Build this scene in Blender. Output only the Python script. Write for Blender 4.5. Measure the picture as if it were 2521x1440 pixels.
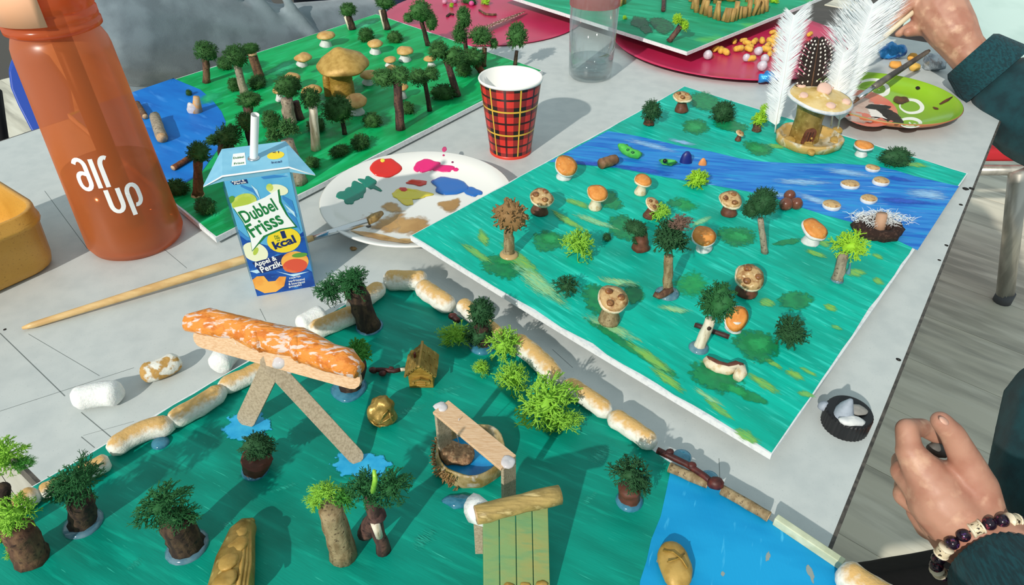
import bpy, math, random
import numpy as np
from mathutils import Vector, Matrix, noise
for _o in list(bpy.data.objects): bpy.data.objects.remove(_o)
scene = bpy.context.scene
COL = scene.collection
R = math.radians
V = Vector
# ---------------------------------------------------------------- camera
# all building is done in centimetres; origin on the table top straight below the lens
TZ = 0.74                     # table height in metres
F, PITCH, H = 1680.0, R(37.5), 34.0
SN, CS = math.sin(PITCH), math.cos(PITCH)
cam = bpy.data.cameras.new('camera'); camo = bpy.data.objects.new('camera', cam)
COL.objects.link(camo); scene.camera = camo
cam.sensor_width = 36; cam.lens = F/2521*36; cam.clip_start = .01; cam.clip_end = 30
camo.location = (0, 0, TZ+H*.01); camo.rotation_euler = (R(90)-PITCH, 0, 0)
# ---------------------------------------------------------------- world, sun, exposure
wd = bpy.data.worlds.new('world'); scene.world = wd; wd.use_nodes = True
bg = wd.node_tree.nodes['Background']; bg.inputs[0].default_value = (.80, .96, 1.0, 1); bg.inputs[1].default_value = .58
sun = bpy.data.lights.new('sun', 'SUN'); sun.energy = 3.2; sun.color = (1, .93, .84); sun.angle = R(1.0)
suno = bpy.data.objects.new('sun', sun); COL.objects.link(suno)
AZ, EL = R(29), R(31)
sd = V((math.sin(AZ)*math.cos(EL), math.cos(AZ)*math.cos(EL), -math.sin(EL)))
suno.rotation_euler = sd.to_track_quat('-Z', 'Y').to_euler(); suno.location = (-2, -3, 3)
vs = scene.view_settings
vs.view_transform = 'Standard'; vs.look = 'None'; vs.exposure = 0.1; vs.gamma = 1; vs.use_curve_mapping = False
# ---------------------------------------------------------------- pixel <-> place helpers
def ray(px, py):
    x = (px-1260.5)/F; y = (py-720)/F
    return V((x, CS-y*SN, -SN-y*CS))
def G(px, py, z=0.0):
    d = ray(px, py); return V((0, 0, H)) + d*((z-H)/d.z)
def PY(px, py, Y):
    d = ray(px, py); return V((0, 0, H)) + d*(Y/d.y)
def D(px, py, dep):
    return V((0, 0, H)) + ray(px, py)*dep
def dep(p): return p.y*CS-(p.z-H)*SN
def ppc(p): return F/dep(p)
class Surf:
    def __init__(s, zf): s.zf = zf
    def on(s, px, py, dz=0):
        z = 1.0
        for _ in range(24):
            p = G(px, py, z+dz); z = .5*z+.5*s.zf(p.x, p.y)
        return V((p.x, p.y, z+dz))
    def at(s, x, y, dz=0): return V((x, y, s.zf(x, y)+dz))
FLAT = Surf(lambda x, y: 0.0)
# ---------------------------------------------------------------- materials
def lin(h):
    h = h.lstrip('#'); o = []
    for i in (0, 2, 4):
        c = int(h[i:i+2], 16)/255
        o.append(c/12.92 if c <= .04045 else ((c+.055)/1.055)**2.4)
    return (*o, 1)
MATS = {}
def mk(name, c, layers=(), rough=.6, metal=0, bump=0, bs=400, bst=(1, 1, 1), brot=0, trans=0, ior=1.45, spec=.5, sheen=0, coat=0, alpha=1, sss=0, rnd=False, topc=None, hue=0):
    if name in MATS: return MATS[name]
    m = bpy.data.materials.new(name); m.use_nodes = True; MATS[name] = m
    nt = m.node_tree; N = nt.nodes; L = nt.links; b = N['Principled BSDF']
    b.inputs['Roughness'].default_value = rough; b.inputs['Metallic'].default_value = metal
    b.inputs['Specular IOR Level'].default_value = spec; b.inputs['IOR'].default_value = ior
    b.inputs['Transmission Weight'].default_value = trans; b.inputs['Alpha'].default_value = alpha
    b.inputs['Sheen Weight'].default_value = sheen; b.inputs['Coat Weight'].default_value = coat
    b.inputs['Subsurface Weight'].default_value = sss
    if sss: b.inputs['Subsurface Scale'].default_value = .006
    tc = N.new('ShaderNodeTexCoord'); vec = tc.outputs['Object']
    if rnd:
        oi = N.new('ShaderNodeObjectInfo'); a = N.new('ShaderNodeVectorMath'); a.operation = 'MULTIPLY_ADD'
        L.new(oi.outputs['Random'], a.inputs[0]); a.inputs[1].default_value = (7, 5, 3); L.new(vec, a.inputs[2]); vec = a.outputs[0]
    def nz(s, st, rot):
        mp = N.new('ShaderNodeMapping'); mp.inputs['Scale'].default_value = st; mp.vector_type = 'POINT'
        r0 = N.new('ShaderNodeMapping'); r0.inputs['Rotation'].default_value = (0, 0, rot)
        L.new(vec, r0.inputs[0]); L.new(r0.outputs[0], mp.inputs[0])
        n = N.new('ShaderNodeTexNoise'); n.inputs['Scale'].default_value = s; n.inputs['Detail'].default_value = 4
        L.new(mp.outputs[0], n.inputs['Vector']); return n.outputs['Fac']
    col = N.new('ShaderNodeRGB'); col.outputs[0].default_value = lin(c); co = col.outputs[0]
    for ly in layers:
        c2, s, st, rot, lo, hi = ly
        mr = N.new('ShaderNodeMapRange'); mr.inputs[1].default_value = lo; mr.inputs[2].default_value = hi
        L.new(nz(s, st, rot), mr.inputs[0])
        mx = N.new('ShaderNodeMix'); mx.data_type = 'RGBA'; L.new(mr.outputs[0], mx.inputs[0]); L.new(co, mx.inputs[6])
        mx.inputs[7].default_value = lin(c2); co = mx.outputs[2]
    if topc:                                   # paint brushed on the upper side
        c2, lo, hi, s = topc
        sx = N.new('ShaderNodeSeparateXYZ'); ge = N.new('ShaderNodeNewGeometry'); L.new(ge.outputs['Normal'], sx.inputs[0])
        ad = N.new('ShaderNodeMath'); ad.operation = 'MULTIPLY_ADD'; L.new(nz(s, (1, 1, 1), 0), ad.inputs[0]); ad.inputs[1].default_value = .9; L.new(sx.outputs[2], ad.inputs[2])
        mr = N.new('ShaderNodeMapRange'); mr.inputs[1].default_value = lo; mr.inputs[2].default_value = hi; L.new(ad.outputs[0], mr.inputs[0])
        mx = N.new('ShaderNodeMix'); mx.data_type = 'RGBA'; L.new(mr.outputs[0], mx.inputs[0]); L.new(co, mx.inputs[6]); mx.inputs[7].default_value = lin(c2); co = mx.outputs[2]
    L.new(co, b.inputs['Base Color'])
    if bump:
        bp = N.new('ShaderNodeBump'); bp.inputs['Strength'].default_value = 1; bp.inputs['Distance'].default_value = bump*.01
        L.new(nz(bs, bst, brot), bp.inputs['Height']); L.new(bp.outputs[0], b.inputs['Normal'])
    return m
def mpatch(name, c, c2=None, rough=.45, s=350, st=(1, 1, 1), rot=0, soft=.2, rag=1.0, thr=.12):
    """paint laid on a board: ragged brushed edge driven by the 'm' attribute (0 at the rim, 1 inside)"""
    if name in MATS: return MATS[name]
    m = mk(name, c, [(c2, s*.5, st, rot, .35, .65)] if c2 else [], rough=rough)
    nt = m.node_tree; N = nt.nodes; L = nt.links; b = N['Principled BSDF']; out = N['Material Output']
    at = N.new('ShaderNodeAttribute'); at.attribute_name = 'm'
    tc = N.new('ShaderNodeTexCoord'); r0 = N.new('ShaderNodeMapping'); r0.inputs['Rotation'].default_value = (0, 0, rot)
    mp = N.new('ShaderNodeMapping'); mp.inputs['Scale'].default_value = st
    L.new(tc.outputs['Object'], r0.inputs[0]); L.new(r0.outputs[0], mp.inputs[0])
    n = N.new('ShaderNodeTexNoise'); n.inputs['Scale'].default_value = s; n.inputs['Detail'].default_value = 4; L.new(mp.outputs[0], n.inputs['Vector'])
    a = N.new('ShaderNodeMath'); a.operation = 'MULTIPLY_ADD'; L.new(n.outputs['Fac'], a.inputs[0]); a.inputs[1].default_value = rag; L.new(at.outputs['Fac'], a.inputs[2])
    mr = N.new('ShaderNodeMapRange'); mr.inputs[1].default_value = rag*.5+thr; mr.inputs[2].default_value = rag*.5+thr+soft; L.new(a.outputs[0], mr.inputs[0])
    tr = N.new('ShaderNodeBsdfTransparent'); ms = N.new('ShaderNodeMixShader')
    L.new(mr.outputs[0], ms.inputs[0]); L.new(tr.outputs[0], ms.inputs[1]); L.new(b.outputs[0], ms.inputs[2]); L.new(ms.outputs[0], out.inputs[0])
    return m
# ---------------------------------------------------------------- object helpers
ORG = {}
def W(p): return V(p)*.01 + V((0, 0, TZ))
def tag(o, label, cat, group=None, kind=None):
    if label: o['label'] = label
    if cat: o['category'] = cat
    if group: o['group'] = group
    if kind: o['kind'] = kind
    return o
def thing(name, label, cat, loc, group=None):
    o = bpy.data.objects.new(name, None); COL.objects.link(o); o.location = W(loc); o.empty_display_size = .01
    ORG[o.name] = V(loc); return tag(o, label, cat, group)
class MB:
    def __init__(s): s.v = []; s.f = []; s.a = None
    def add(s, vs, fs):
        k = len(s.v); s.v += [V(p) for p in vs]; s.f += [tuple(i+k for i in q) for q in fs]; return s
    def tube(s, path, rad, n=8, cap=True, amp=0, fr=1.0, flat=1.0, up=None):
        path = [V(p) for p in path]
        if not isinstance(rad, (list, tuple)): rad = [rad]*len(path)
        k = len(s.v); prev = None
        for i, p in enumerate(path):
            t = (path[min(i+1, len(path)-1)]-path[max(i-1, 0)]).normalized()
            if prev is None:
                a = V(up) if up else (V((0, 0, 1)) if abs(t.z) < .9 else V((1, 0, 0)))
            else: a = prev
            a = (a-t*a.dot(t)).normalized(); b = t.cross(a); prev = a
            for j in range(n):
                th = 2*math.pi*j/n; q = a*math.cos(th)*flat+b*math.sin(th); r = rad[i]
                pt = p+q*r
                if amp: pt += q*amp*noise.noise(pt*fr)
                s.v.append(pt)
        for i in range(len(path)-1):
            for j in range(n):
                s.f.append((k+i*n+j, k+i*n+(j+1) % n, k+(i+1)*n+(j+1) % n, k+(i+1)*n+j))
        if cap:
            s.f.append(tuple(k+j for j in range(n))[::-1]); e = k+(len(path)-1)*n; s.f.append(tuple(e+j for j in range(n)))
        return s
    def capsule(s, a, b, ra, rb, n=12, m=4):
        a, b = V(a), V(b); t = (b-a).normalized(); path = []; rad = []
        for i in range(m+1):
            th = math.pi/2*(1-i/m); path.append(a-t*ra*math.sin(th)); rad.append(max(ra*math.cos(th), .002))
        for i in range(1, 4): path.append(a.lerp(b, i/4)); rad.append(ra+(rb-ra)*i/4)
        for i in range(m+1):
            th = math.pi/2*i/m; path.append(b+t*rb*math.sin(th)); rad.append(max(rb*math.cos(th), .002))
        return s.tube(path, rad, n)
    def lathe(s, c, prof, n=32, mat=None, amp=0, fr=1.0, cap0=False, cap1=False, sx=1, sy=1):
        c = V(c); k = len(s.v)
        for r, z in prof:
            for j in range(n):
                th = 2*math.pi*j/n; p = V((r*math.cos(th)*sx, r*math.sin(th)*sy, z))
                if amp: p += p.normalized()*amp*noise.noise((p+c)*fr) if p.length > 1e-6 else V((0, 0, 0))
                if mat: p = mat @ p
                s.v.append(c+p)
        for i in range(len(prof)-1):
            for j in range(n):
                s.f.append((k+i*n+j, k+i*n+(j+1) % n, k+(i+1)*n+(j+1) % n, k+(i+1)*n+j))
        if cap0: s.f.append(tuple(k+j for j in range(n))[::-1])
        if cap1: e = k+(len(prof)-1)*n; s.f.append(tuple(e+j for j in range(n)))
        return s
    def blob(s, c, r, n=16, m=10, amp=0, fr=1.0, mat=None, sq=1.0):
        c = V(c); r = V(r) if not isinstance(r, (int, float)) else V((r, r, r)); k = len(s.v)
        pts = []
        for i in range(m+1):
            ph = math.pi*i/m
            for j in range(n):
                th = 2*math.pi*j/n
                q = V((math.sin(ph)*math.cos(th), math.sin(ph)*math.sin(th), -math.cos(ph)))
                if sq != 1: q = V([math.copysign(abs(x)**sq, x) for x in q])
                p = V((q.x*r.x, q.y*r.y, q.z*r.z))
                if amp: p += q*amp*(noise.noise((p+c)*fr)+.5*noise.noise((p+c)*fr*2.3))
                if mat: p = mat @ p
                s.v.append(c+p)
        for i in range(m):
            for j in range(n):
                s.f.append((k+i*n+j, k+i*n+(j+1) % n, k+(i+1)*n+(j+1) % n, k+(i+1)*n+j))
        return s
    def prism(s, pts, off):
        pts = [V(p) for p in pts]; off = V(off); n = len(pts)
        return s.add(pts+[p+off for p in pts], [tuple(range(n))[::-1], tuple(range(n, 2*n))]+[(j, (j+1) % n, n+(j+1) % n, n+j) for j in range(n)])
    def box(s, c, ax, ay, az):
        c, ax, ay, az = V(c), V(ax), V(ay), V(az)
        return s.prism([c-ax-ay-az, c+ax-ay-az, c+ax+ay-az, c-ax+ay-az], az*2)
    def strip(s, a, b):
        n = len(a); return s.add(list(a)+list(b), [(i, i+1, n+i+1, n+i) for i in range(n-1)])
    def build(s, name, mat, parent=None, loc=None, smooth=True, bevel=0, label=None, cat=None, group=None, kind=None, mods=None):
        if parent is not None: Lc = ORG[parent.name]
        else:
            if loc is None:
                xs = [v.x for v in s.v]; ys = [v.y for v in s.v]; zs = [v.z for v in s.v]
                loc = ((min(xs)+max(xs))/2, (min(ys)+max(ys))/2, min(zs))
            Lc = V(loc)
        me = bpy.data.meshes.new(name); me.from_pydata([((v-Lc)*.01)[:] for v in s.v], [], s.f)
        if smooth: me.polygons.foreach_set('use_smooth', [True]*len(me.polygons))
        if s.a is not None:
            at = me.attributes.new('m', 'FLOAT', 'POINT'); at.data.foreach_set('value', s.a)
        me.materials.append(mat); me.update()
        o = bpy.data.objects.new(name, me); COL.objects.link(o); ORG[o.name] = Lc
        if parent is not None: o.parent = parent
        else: o.location = W(Lc)
        if bevel:
            md = o.modifiers.new('bevel', 'BEVEL'); md.width = bevel*.01; md.segments = 2; md.limit_method = 'ANGLE'; md.angle_limit = R(35)
        if smooth == 'auto' or bevel:
            md = o.modifiers.new('wn', 'WEIGHTED_NORMAL')
        tag(o, label, cat, group, kind); return o
def inst(name, me, parent, c, scale, rot=(0, 0, 0), mat=None):
    o = bpy.data.objects.new(name, me); COL.objects.link(o)
    Lc = ORG[parent.name]; o.parent = parent; o.location = (V(c)-Lc)*.01
    o.scale = V(scale)*.01; o.rotation_euler = rot; ORG[o.name] = V(c); return o
def glassy(name, c, gloss=.12, rough=.05, tint=None):
    """thin clear plastic: mostly see-through with a reflective skin"""
    m = bpy.data.materials.new(name); m.use_nodes = True; MATS[name] = m; nt = m.node_tree; N = nt.nodes; L = nt.links
    N.remove(N['Principled BSDF']); t = N.new('ShaderNodeBsdfTransparent'); t.inputs[0].default_value = lin(c); g = N.new('ShaderNodeBsdfGlossy'); g.inputs['Roughness'].default_value = rough
    lw_ = N.new('ShaderNodeLayerWeight'); lw_.inputs[0].default_value = .35; ma = N.new('ShaderNodeMath'); ma.operation = 'MULTIPLY_ADD'; L.new(lw_.outputs['Facing'], ma.inputs[0]); ma.inputs[1].default_value = .5; ma.inputs[2].default_value = gloss*.3
    x = N.new('ShaderNodeMixShader'); L.new(ma.outputs[0], x.inputs[0]); L.new(t.outputs[0], x.inputs[1]); L.new(g.outputs[0], x.inputs[2]); sh = x.outputs[0]
    if tint:
        d = N.new('ShaderNodeBsdfDiffuse'); d.inputs[0].default_value = lin(tint[0]); tl = N.new('ShaderNodeBsdfTranslucent'); tl.inputs[0].default_value = lin(tint[0]); a_ = N.new('ShaderNodeMixShader'); a_.inputs[0].default_value = .5; L.new(d.outputs[0], a_.inputs[1]); L.new(tl.outputs[0], a_.inputs[2])
        y = N.new('ShaderNodeMixShader'); y.inputs[0].default_value = tint[1]; L.new(sh, y.inputs[1]); L.new(a_.outputs[0], y.inputs[2]); sh = y.outputs[0]
    L.new(sh, N['Material Output'].inputs[0]); return m
def text(body, mat, parent, origin, ux, uy, size, name='lettering', thick=.012, bold=0, shear=0, align='CENTER', sp=1.0, fn=None):
    cu = bpy.data.curves.new('t', 'FONT'); cu.body = body; cu.size = size; cu.align_x = align; cu.align_y = 'CENTER'
    cu.extrude = thick; cu.offset = bold; cu.shear = shear; cu.space_character = sp; cu.resolution_u = 3
    o = bpy.data.objects.new('t', cu); COL.objects.link(o)
    me = bpy.data.meshes.new_from_object(o.evaluated_get(bpy.context.evaluated_depsgraph_get()))
    bpy.data.objects.remove(o)
    ux, uy, origin = V(ux).normalized(), V(uy).normalized(), V(origin); n = ux.cross(uy)
    b = MB(); b.v = []
    for v in me.vertices:
        b.v.append(fn(v.co.x, v.co.y, v.co.z) if fn else origin+ux*v.co.x+uy*v.co.y+n*v.co.z)
    b.f = [tuple(p.vertices) for p in me.polygons]; bpy.data.meshes.remove(me)
    return b.build(name, mat, parent, smooth=False)
def rough_outline(c, rx, ry, ang, n=28, amp=.12, seed=0, fr=1.3):
    out = []
    for j in range(n):
        th = 2*math.pi*j/n; k = 1+amp*2*noise.noise(V((math.cos(th)*fr+seed*3.1, math.sin(th)*fr, seed*1.7)))
        x, y = rx*math.cos(th)*k, ry*math.sin(th)*k
        out.append((c[0]+x*math.cos(ang)-y*math.sin(ang), c[1]+x*math.sin(ang)+y*math.cos(ang)))
    return out
PZ = [0]
def patch(surf, parent, mat, outline, name='paint_patch', dz=None, sm=True):
    """thin layer of paint following an outline (photo points projected on the board); closed polygon -> rings with the 'm' mask"""
    PZ[0] += 1
    if dz is None: dz = .012+.0012*(PZ[0] % 40)
    n = len(outline); c = (sum(p[0] for p in outline)/n, sum(p[1] for p in outline)/n)
    b = MB(); b.a = []
    ks = [(1.0, 0), (.82, .3), (.55, .65), (.25, 1)]
    for k, m in ks:
        for p in outline:
            b.v.append(surf.on(c[0]+(p[0]-c[0])*k, c[1]+(p[1]-c[1])*k, dz)); b.a.append(m)
    for i in range(len(ks)-1):
        for j in range(n): b.f.append((i*n+j, i*n+(j+1) % n, (i+1)*n+(j+1) % n, (i+1)*n+j))
    b.f.append(tuple((len(ks)-1)*n+j for j in range(n)))
    # keep faces pointing up
    b.f = [q[::-1] for q in b.f]
    return b.build(name, mat, parent)
# ================================================================ shared materials
U3 = (1, 1, 1)
table_m = mk('table_laminate', '#c3c9c7', [('#b9c0bf', 60, U3, 0, .4, .7), ('#adb4b4', 900, U3, 0, .62, .72)], rough=.42, spec=.4)
edge_m = mk('table_edge', '#3a3733', [('#57524b', 200, U3, 0, .4, .6)], rough=.5)
white_m = mk('white_foam_core', '#dfe3e4', [('#c9cfd2', 300, U3, 0, .5, .7)], rough=.6)
bark_dk = mk('bark_dark', '#2f211b', [('#54412f', 260, (1, 1, .25), 0, .45, .65), ('#1b1210', 420, U3, 0, .55, .7)], rough=.85, bump=.08, bs=350)
bark_br = mk('bark_brown', '#55392b', [('#7a5b41', 260, (1, 1, .2), 0, .4, .65), ('#33201a', 420, U3, 0, .55, .7)], rough=.8, bump=.06, bs=350)
bark_rust = mk('bark_rust', '#6b3a22', [('#8b5635', 300, (1, 1, .2), 0, .4, .65), ('#3b1f14', 420, U3, 0, .55, .7)], rough=.8, bump=.06, bs=350)
bark_gr = mk('bark_grey', '#8a7d6c', [('#a89b86', 260, (1, 1, .2), 0, .4, .65), ('#5b5044', 420, U3, 0, .55, .7)], rough=.8, bump=.05, bs=350)
bark_tan = mk('bark_tan', '#9c8a68', [('#7b6747', 300, (1, 1, .3), 0, .42, .62), ('#5b4a34', 600, U3, 0, .58, .68)], rough=.75, bump=.05, bs=450)
bark_purple = mk('bark_purple_brown', '#46302e', [('#6b4b40', 260, (1, 1, .2), 0, .45, .65), ('#291a19', 420, U3, 0, .55, .7)], rough=.8, bump=.05)
cutwood = mk('cut_wood', '#cfb088', [('#b8946a', 300, U3, 0, .4, .6)], rough=.7)
palewood = mk('peeled_pale_wood', '#ddd5c2', [('#b7a98c', 250, (1, 1, .15), 0, .45, .65), ('#6b5a44', 350, (1, 1, .2), 0, .64, .72)], rough=.65, bump=.03)
stickw = mk('craft_stick_wood', '#d9b894', [('#c9a27a', 160, (1, 8, 8), 0, .4, .65)], rough=.65, bump=.01, bs=900)
stickg = mk('greyed_craft_stick', '#b3a48b', [('#9a8b73', 700, U3, 0, .4, .65)], rough=.75, bump=.02, bs=1200)
clay_br = mk('brown_painted_clay', '#5a3224', [('#6f4432', 200, U3, 0, .4, .65)], rough=.5, bump=.03, bs=300)
clay_pot = mk('terracotta_brown_clay', '#64392c', [('#54301f', 200, U3, 0, .4, .65)], rough=.6, bump=.02)
clay_wh = mk('white_clay', '#d6d8d6', [('#c2c6c8', 200, U3, 0, .4, .65)], rough=.6, bump=.02)
clay_cream = mk('cream_painted_clay', '#d8cdb2', [('#c2a97e', 220, U3, 0, .5, .65)], rough=.55, bump=.03)
tan_top = mk('tan_painted_clay', '#c9a463', [('#b78a4d', 160, U3, 0, .4, .65)], rough=.5, bump=.03)
orange_top = mk('orange_painted_clay', '#dd9448', [('#cf8136', 180, U3, 0, .4, .6), ('#d9b078', 350, U3, 0, .62, .72)], rough=.55, bump=.03, bs=500)
spot_tan = mk('streaked_tan_clay', '#c3a270', [('#9a7145', 220, U3, 0, .48, .62), ('#e0c79b', 300, U3, 0, .6, .7)], rough=.45, bump=.04, bs=350)
spot_br = mk('glossy_brown_spots', '#8f6034', [('#6b4023', 220, U3, 0, .4, .6), ('#c9a26a', 260, U3, 0, .6, .68)], rough=.4, bump=.04)
gold = mk('gold_paint', '#a98d4a', [('#8a7034', 150, U3, 0, .4, .65), ('#c9ac66', 250, U3, 0, .58, .7)], rough=.42, metal=.45, bump=.02)
gold_y = mk('matt_gold_yellow_paint', '#bd9a52', [('#a5823c', 150, U3, 0, .4, .65)], rough=.5, metal=.15, bump=.02)
gold_dk = mk('old_gold_paint', '#a58438', [('#8a6a26', 250, (1, 1, 3), 0, .4, .65)], rough=.5, metal=.2, bump=.03)
glue = mk('hot_glue', '#8fb9cc', [('#6a9fb8', 200, U3, 0, .4, .6)], rough=.12, trans=.55, ior=1.4, coat=.5)
glue_b = mk('blue_tinted_hot_glue', '#4a94b0', [('#36809e', 200, U3, 0, .4, .6)], rough=.12, trans=.3, ior=1.4, coat=.5)
glue_c = mk('milky_hot_glue', '#e2dfe0', [('#d2ced0', 200, U3, 0, .4, .6)], rough=.15, trans=.15, ior=1.4, coat=.5)
foam_t = mk('toasted_foam', '#e3e2d8', [('#d3d3c8', 300, U3, 0, .5, .7)], rough=.8, bump=.05, bs=500, topc=('#cfa869', .85, 1.35, 300), sss=.1)
foam_w = mk('white_foam', '#e7e9e6', [('#d9ddda', 300, U3, 0, .5, .7)], rough=.8, bump=.05, bs=600, sss=.1)
metal_m = mk('brushed_metal', '#c4c1b8', [('#aaa79f', 60, (1, 1, .1), 0, .4, .6)], rough=.35, metal=.6)
chrome = mk('ferrule_metal', '#d5d9dc', rough=.2, metal=1)
def leafm(n, c, c2, c3): return mk(n, c, [(c2, 220, U3, 0, .4, .62), (c3, 420, U3, 0, .58, .72)], rough=.75, rnd=True)
L_forest = leafm('moss_forest_green', '#34662a', '#234c1d', '#52853a')
L_forest2 = leafm('moss_fresh_green', '#3f7436', '#2a5524', '#5f9a4a')
L_dark = leafm('lichen_dark_green', '#2a6e38', '#1b5228', '#3f8f4c')
L_deep = leafm('lichen_deep_green', '#275a30', '#173f20', '#47804a')
L_lime = leafm('lichen_lime', '#96cc44', '#7cb830', '#bce468')
L_limed = leafm('lichen_lime_bright', '#a4d431', '#7fb81f', '#c8ea60')
L_mid = leafm('lichen_mid_green', '#4c9a34', '#2f7a2a', '#7fc04a')
L_brown = leafm('lichen_brown', '#9c7a4c', '#6d5030', '#c4a068')
# ================================================================ foliage meshes (unit radius), shared between copies
LM = {}
def lichen(style, seed):
    k = (style, seed)
    if k in LM: return LM[k]
    n, core, th, ln, fork, z0 = dict(
        fine=(320, .86, .026, .30, 2, -.75), dark=(150, .62, .040, .42, 2, -.6), lime=(120, .5, .050, .46, 2, -.6),
        open=(75, .42, .042, .6, 3, -.7), flat=(110, .4, .034, .6, 3, -.8), brown=(190, .78, .05, .26, 1, -.9), pine=(260, .7, .03, .34, 2, -.9))[style]
    rnd = random.Random(seed*17+len(style)*5); b = MB()
    b.blob((0, 0, 0), core*.8, 12, 8, .3, 2.2+seed)
    def seg(p, q, r0, r1):
        t = (q-p).normalized(); a = t.orthogonal().normalized(); c = t.cross(a); i = len(b.v)
        for pt, r in ((p, r0), (q, r1)):
            for j in range(3):
                an = 2.094*j; b.v.append(pt+(a*math.cos(an)+c*math.sin(an))*r)
        for j in range(3): b.f.append((i+j, i+(j+1) % 3, i+3+(j+1) % 3, i+3+j))
        b.f.append((i+3, i+4, i+5))
    def rv(): return V((rnd.gauss(0, 1), rnd.gauss(0, 1), rnd.gauss(0, 1)))
    def grow(p, d, l, r, g):
        q = p+d*l; seg(p, q, r, r*.75)
        if g:
            for _ in range(2+(rnd.random() < .35)):
                grow(q, (d+rv()*.55).normalized(), l*rnd.uniform(.5, .8), r*.72, g-1)
    for _ in range(n):
        d = rv().normalized()
        if d.z < z0: d.z = -d.z
        p = d*core*rnd.uniform(.55, .9); p.z *= .95
        grow(p, (d+rv()*.35).normalized(), ln*rnd.uniform(.55, 1)*.62, th, fork)
    rr_ = sorted(v.length for v in b.v)[int(len(b.v)*.9)]; b.v = [v/rr_ for v in b.v]
    me = bpy.data.meshes.new('foliage_'+style)
    me.from_pydata([v[:] for v in b.v], [], b.f); me.polygons.foreach_set('use_smooth', [True]*len(me.polygons))
    LM[k] = me; return me
LMM = {}
def foliage(parent, c, rad, style, mat, seed, name='foliage', tilt=0):
    k = (style, seed % 4, mat.name)
    if k not in LMM:
        me = lichen(style, seed % 4)
        me = me.copy(); me.materials.clear()
        me.materials.append(mat); LMM[k] = me
    return inst(name, LMM[k], parent, c, V(rad)*1.0, (tilt, 0, seed*2.4))
def bush(surf, label, c, r, style, mat, seed, group, name='moss_bush', lift=.55, cat='bush'):
    """clump of moss on a board; c, r in photo points"""
    g0 = surf.on(c[0], c[1]+r[1]*.6); k = ppc(g0)
    rx, rz = r[0]/k, r[1]/k
    p = PY(c[0], c[1], g0.y); p.z = max(p.z, g0.z+rz*lift)
    o = thing(name, label, cat, g0, group)
    foliage(o, p, (rx, (rx+rz)*.45, rz), style, mat, seed, 'moss'); return o
def puddle(surf, parent, c, r, mat=None, name='glue_puddle'):
    g0 = surf.on(*c); k = ppc(g0); rr = r/k
    return MB().lathe(g0, [(rr*1.0, 0), (rr, .08), (rr*.85, .2), (rr*.5, .28), (.01, .3)], 18, amp=.12*rr, fr=.9).build(name, mat or glue, parent)
def tree(surf, label, base, top, rb, rt, fol, tm, lm, style, seed, group, name='moss_tree', cutm=None, gl=None, glm=None, extra=None):
    """base/top/rb/rt/fol in photo points: trunk foot, trunk top, radii, (cx,cy,rx,ry) of the crown"""
    b0 = surf.on(*base); k = ppc(b0); t0 = PY(top[0], top[1], b0.y)
    o = thing(name, label, 'tree', b0, group)
    n = 7; path = []; rad = []; rnd = random.Random(seed)
    for i in range(n):
        f = i/(n-1); p = b0.lerp(t0, f)
        if 0 < i < n-1: p += V((rnd.uniform(-1, 1), rnd.uniform(-1, 1), 0))*rb/k*.08
        path.append(p); rad.append((rb+(rt-rb)*f)/k*(1.12 if i == 0 else 1))
    tr = MB().tube(path, rad, 12, True, amp=.16*rb/k, fr=2.2).build('trunk', tm, o)
    if cutm: MB().tube([t0-V((0, 0, .02)), t0+V((0, 0, .03))], rad[-1]*.97, 12).build('cut_face', cutm, tr)
    for i, fo in enumerate(fol):
        cx, cy, rx, ry = fo[:4]; st = fo[4] if len(fo) > 4 else style; mm = fo[5] if len(fo) > 5 else lm
        c = PY(cx, cy, b0.y); kk = ppc(c)
        foliage(o, c, (rx/kk, (rx+ry)*.45/kk, ry/kk), st, mm, seed+i)
    if gl: puddle(surf, o, base, gl, glm)
    return o
def tiltm(tx, ty): return (Matrix.Rotation(tx, 3, 'X') @ Matrix.Rotation(ty, 3, 'Y'))
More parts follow.
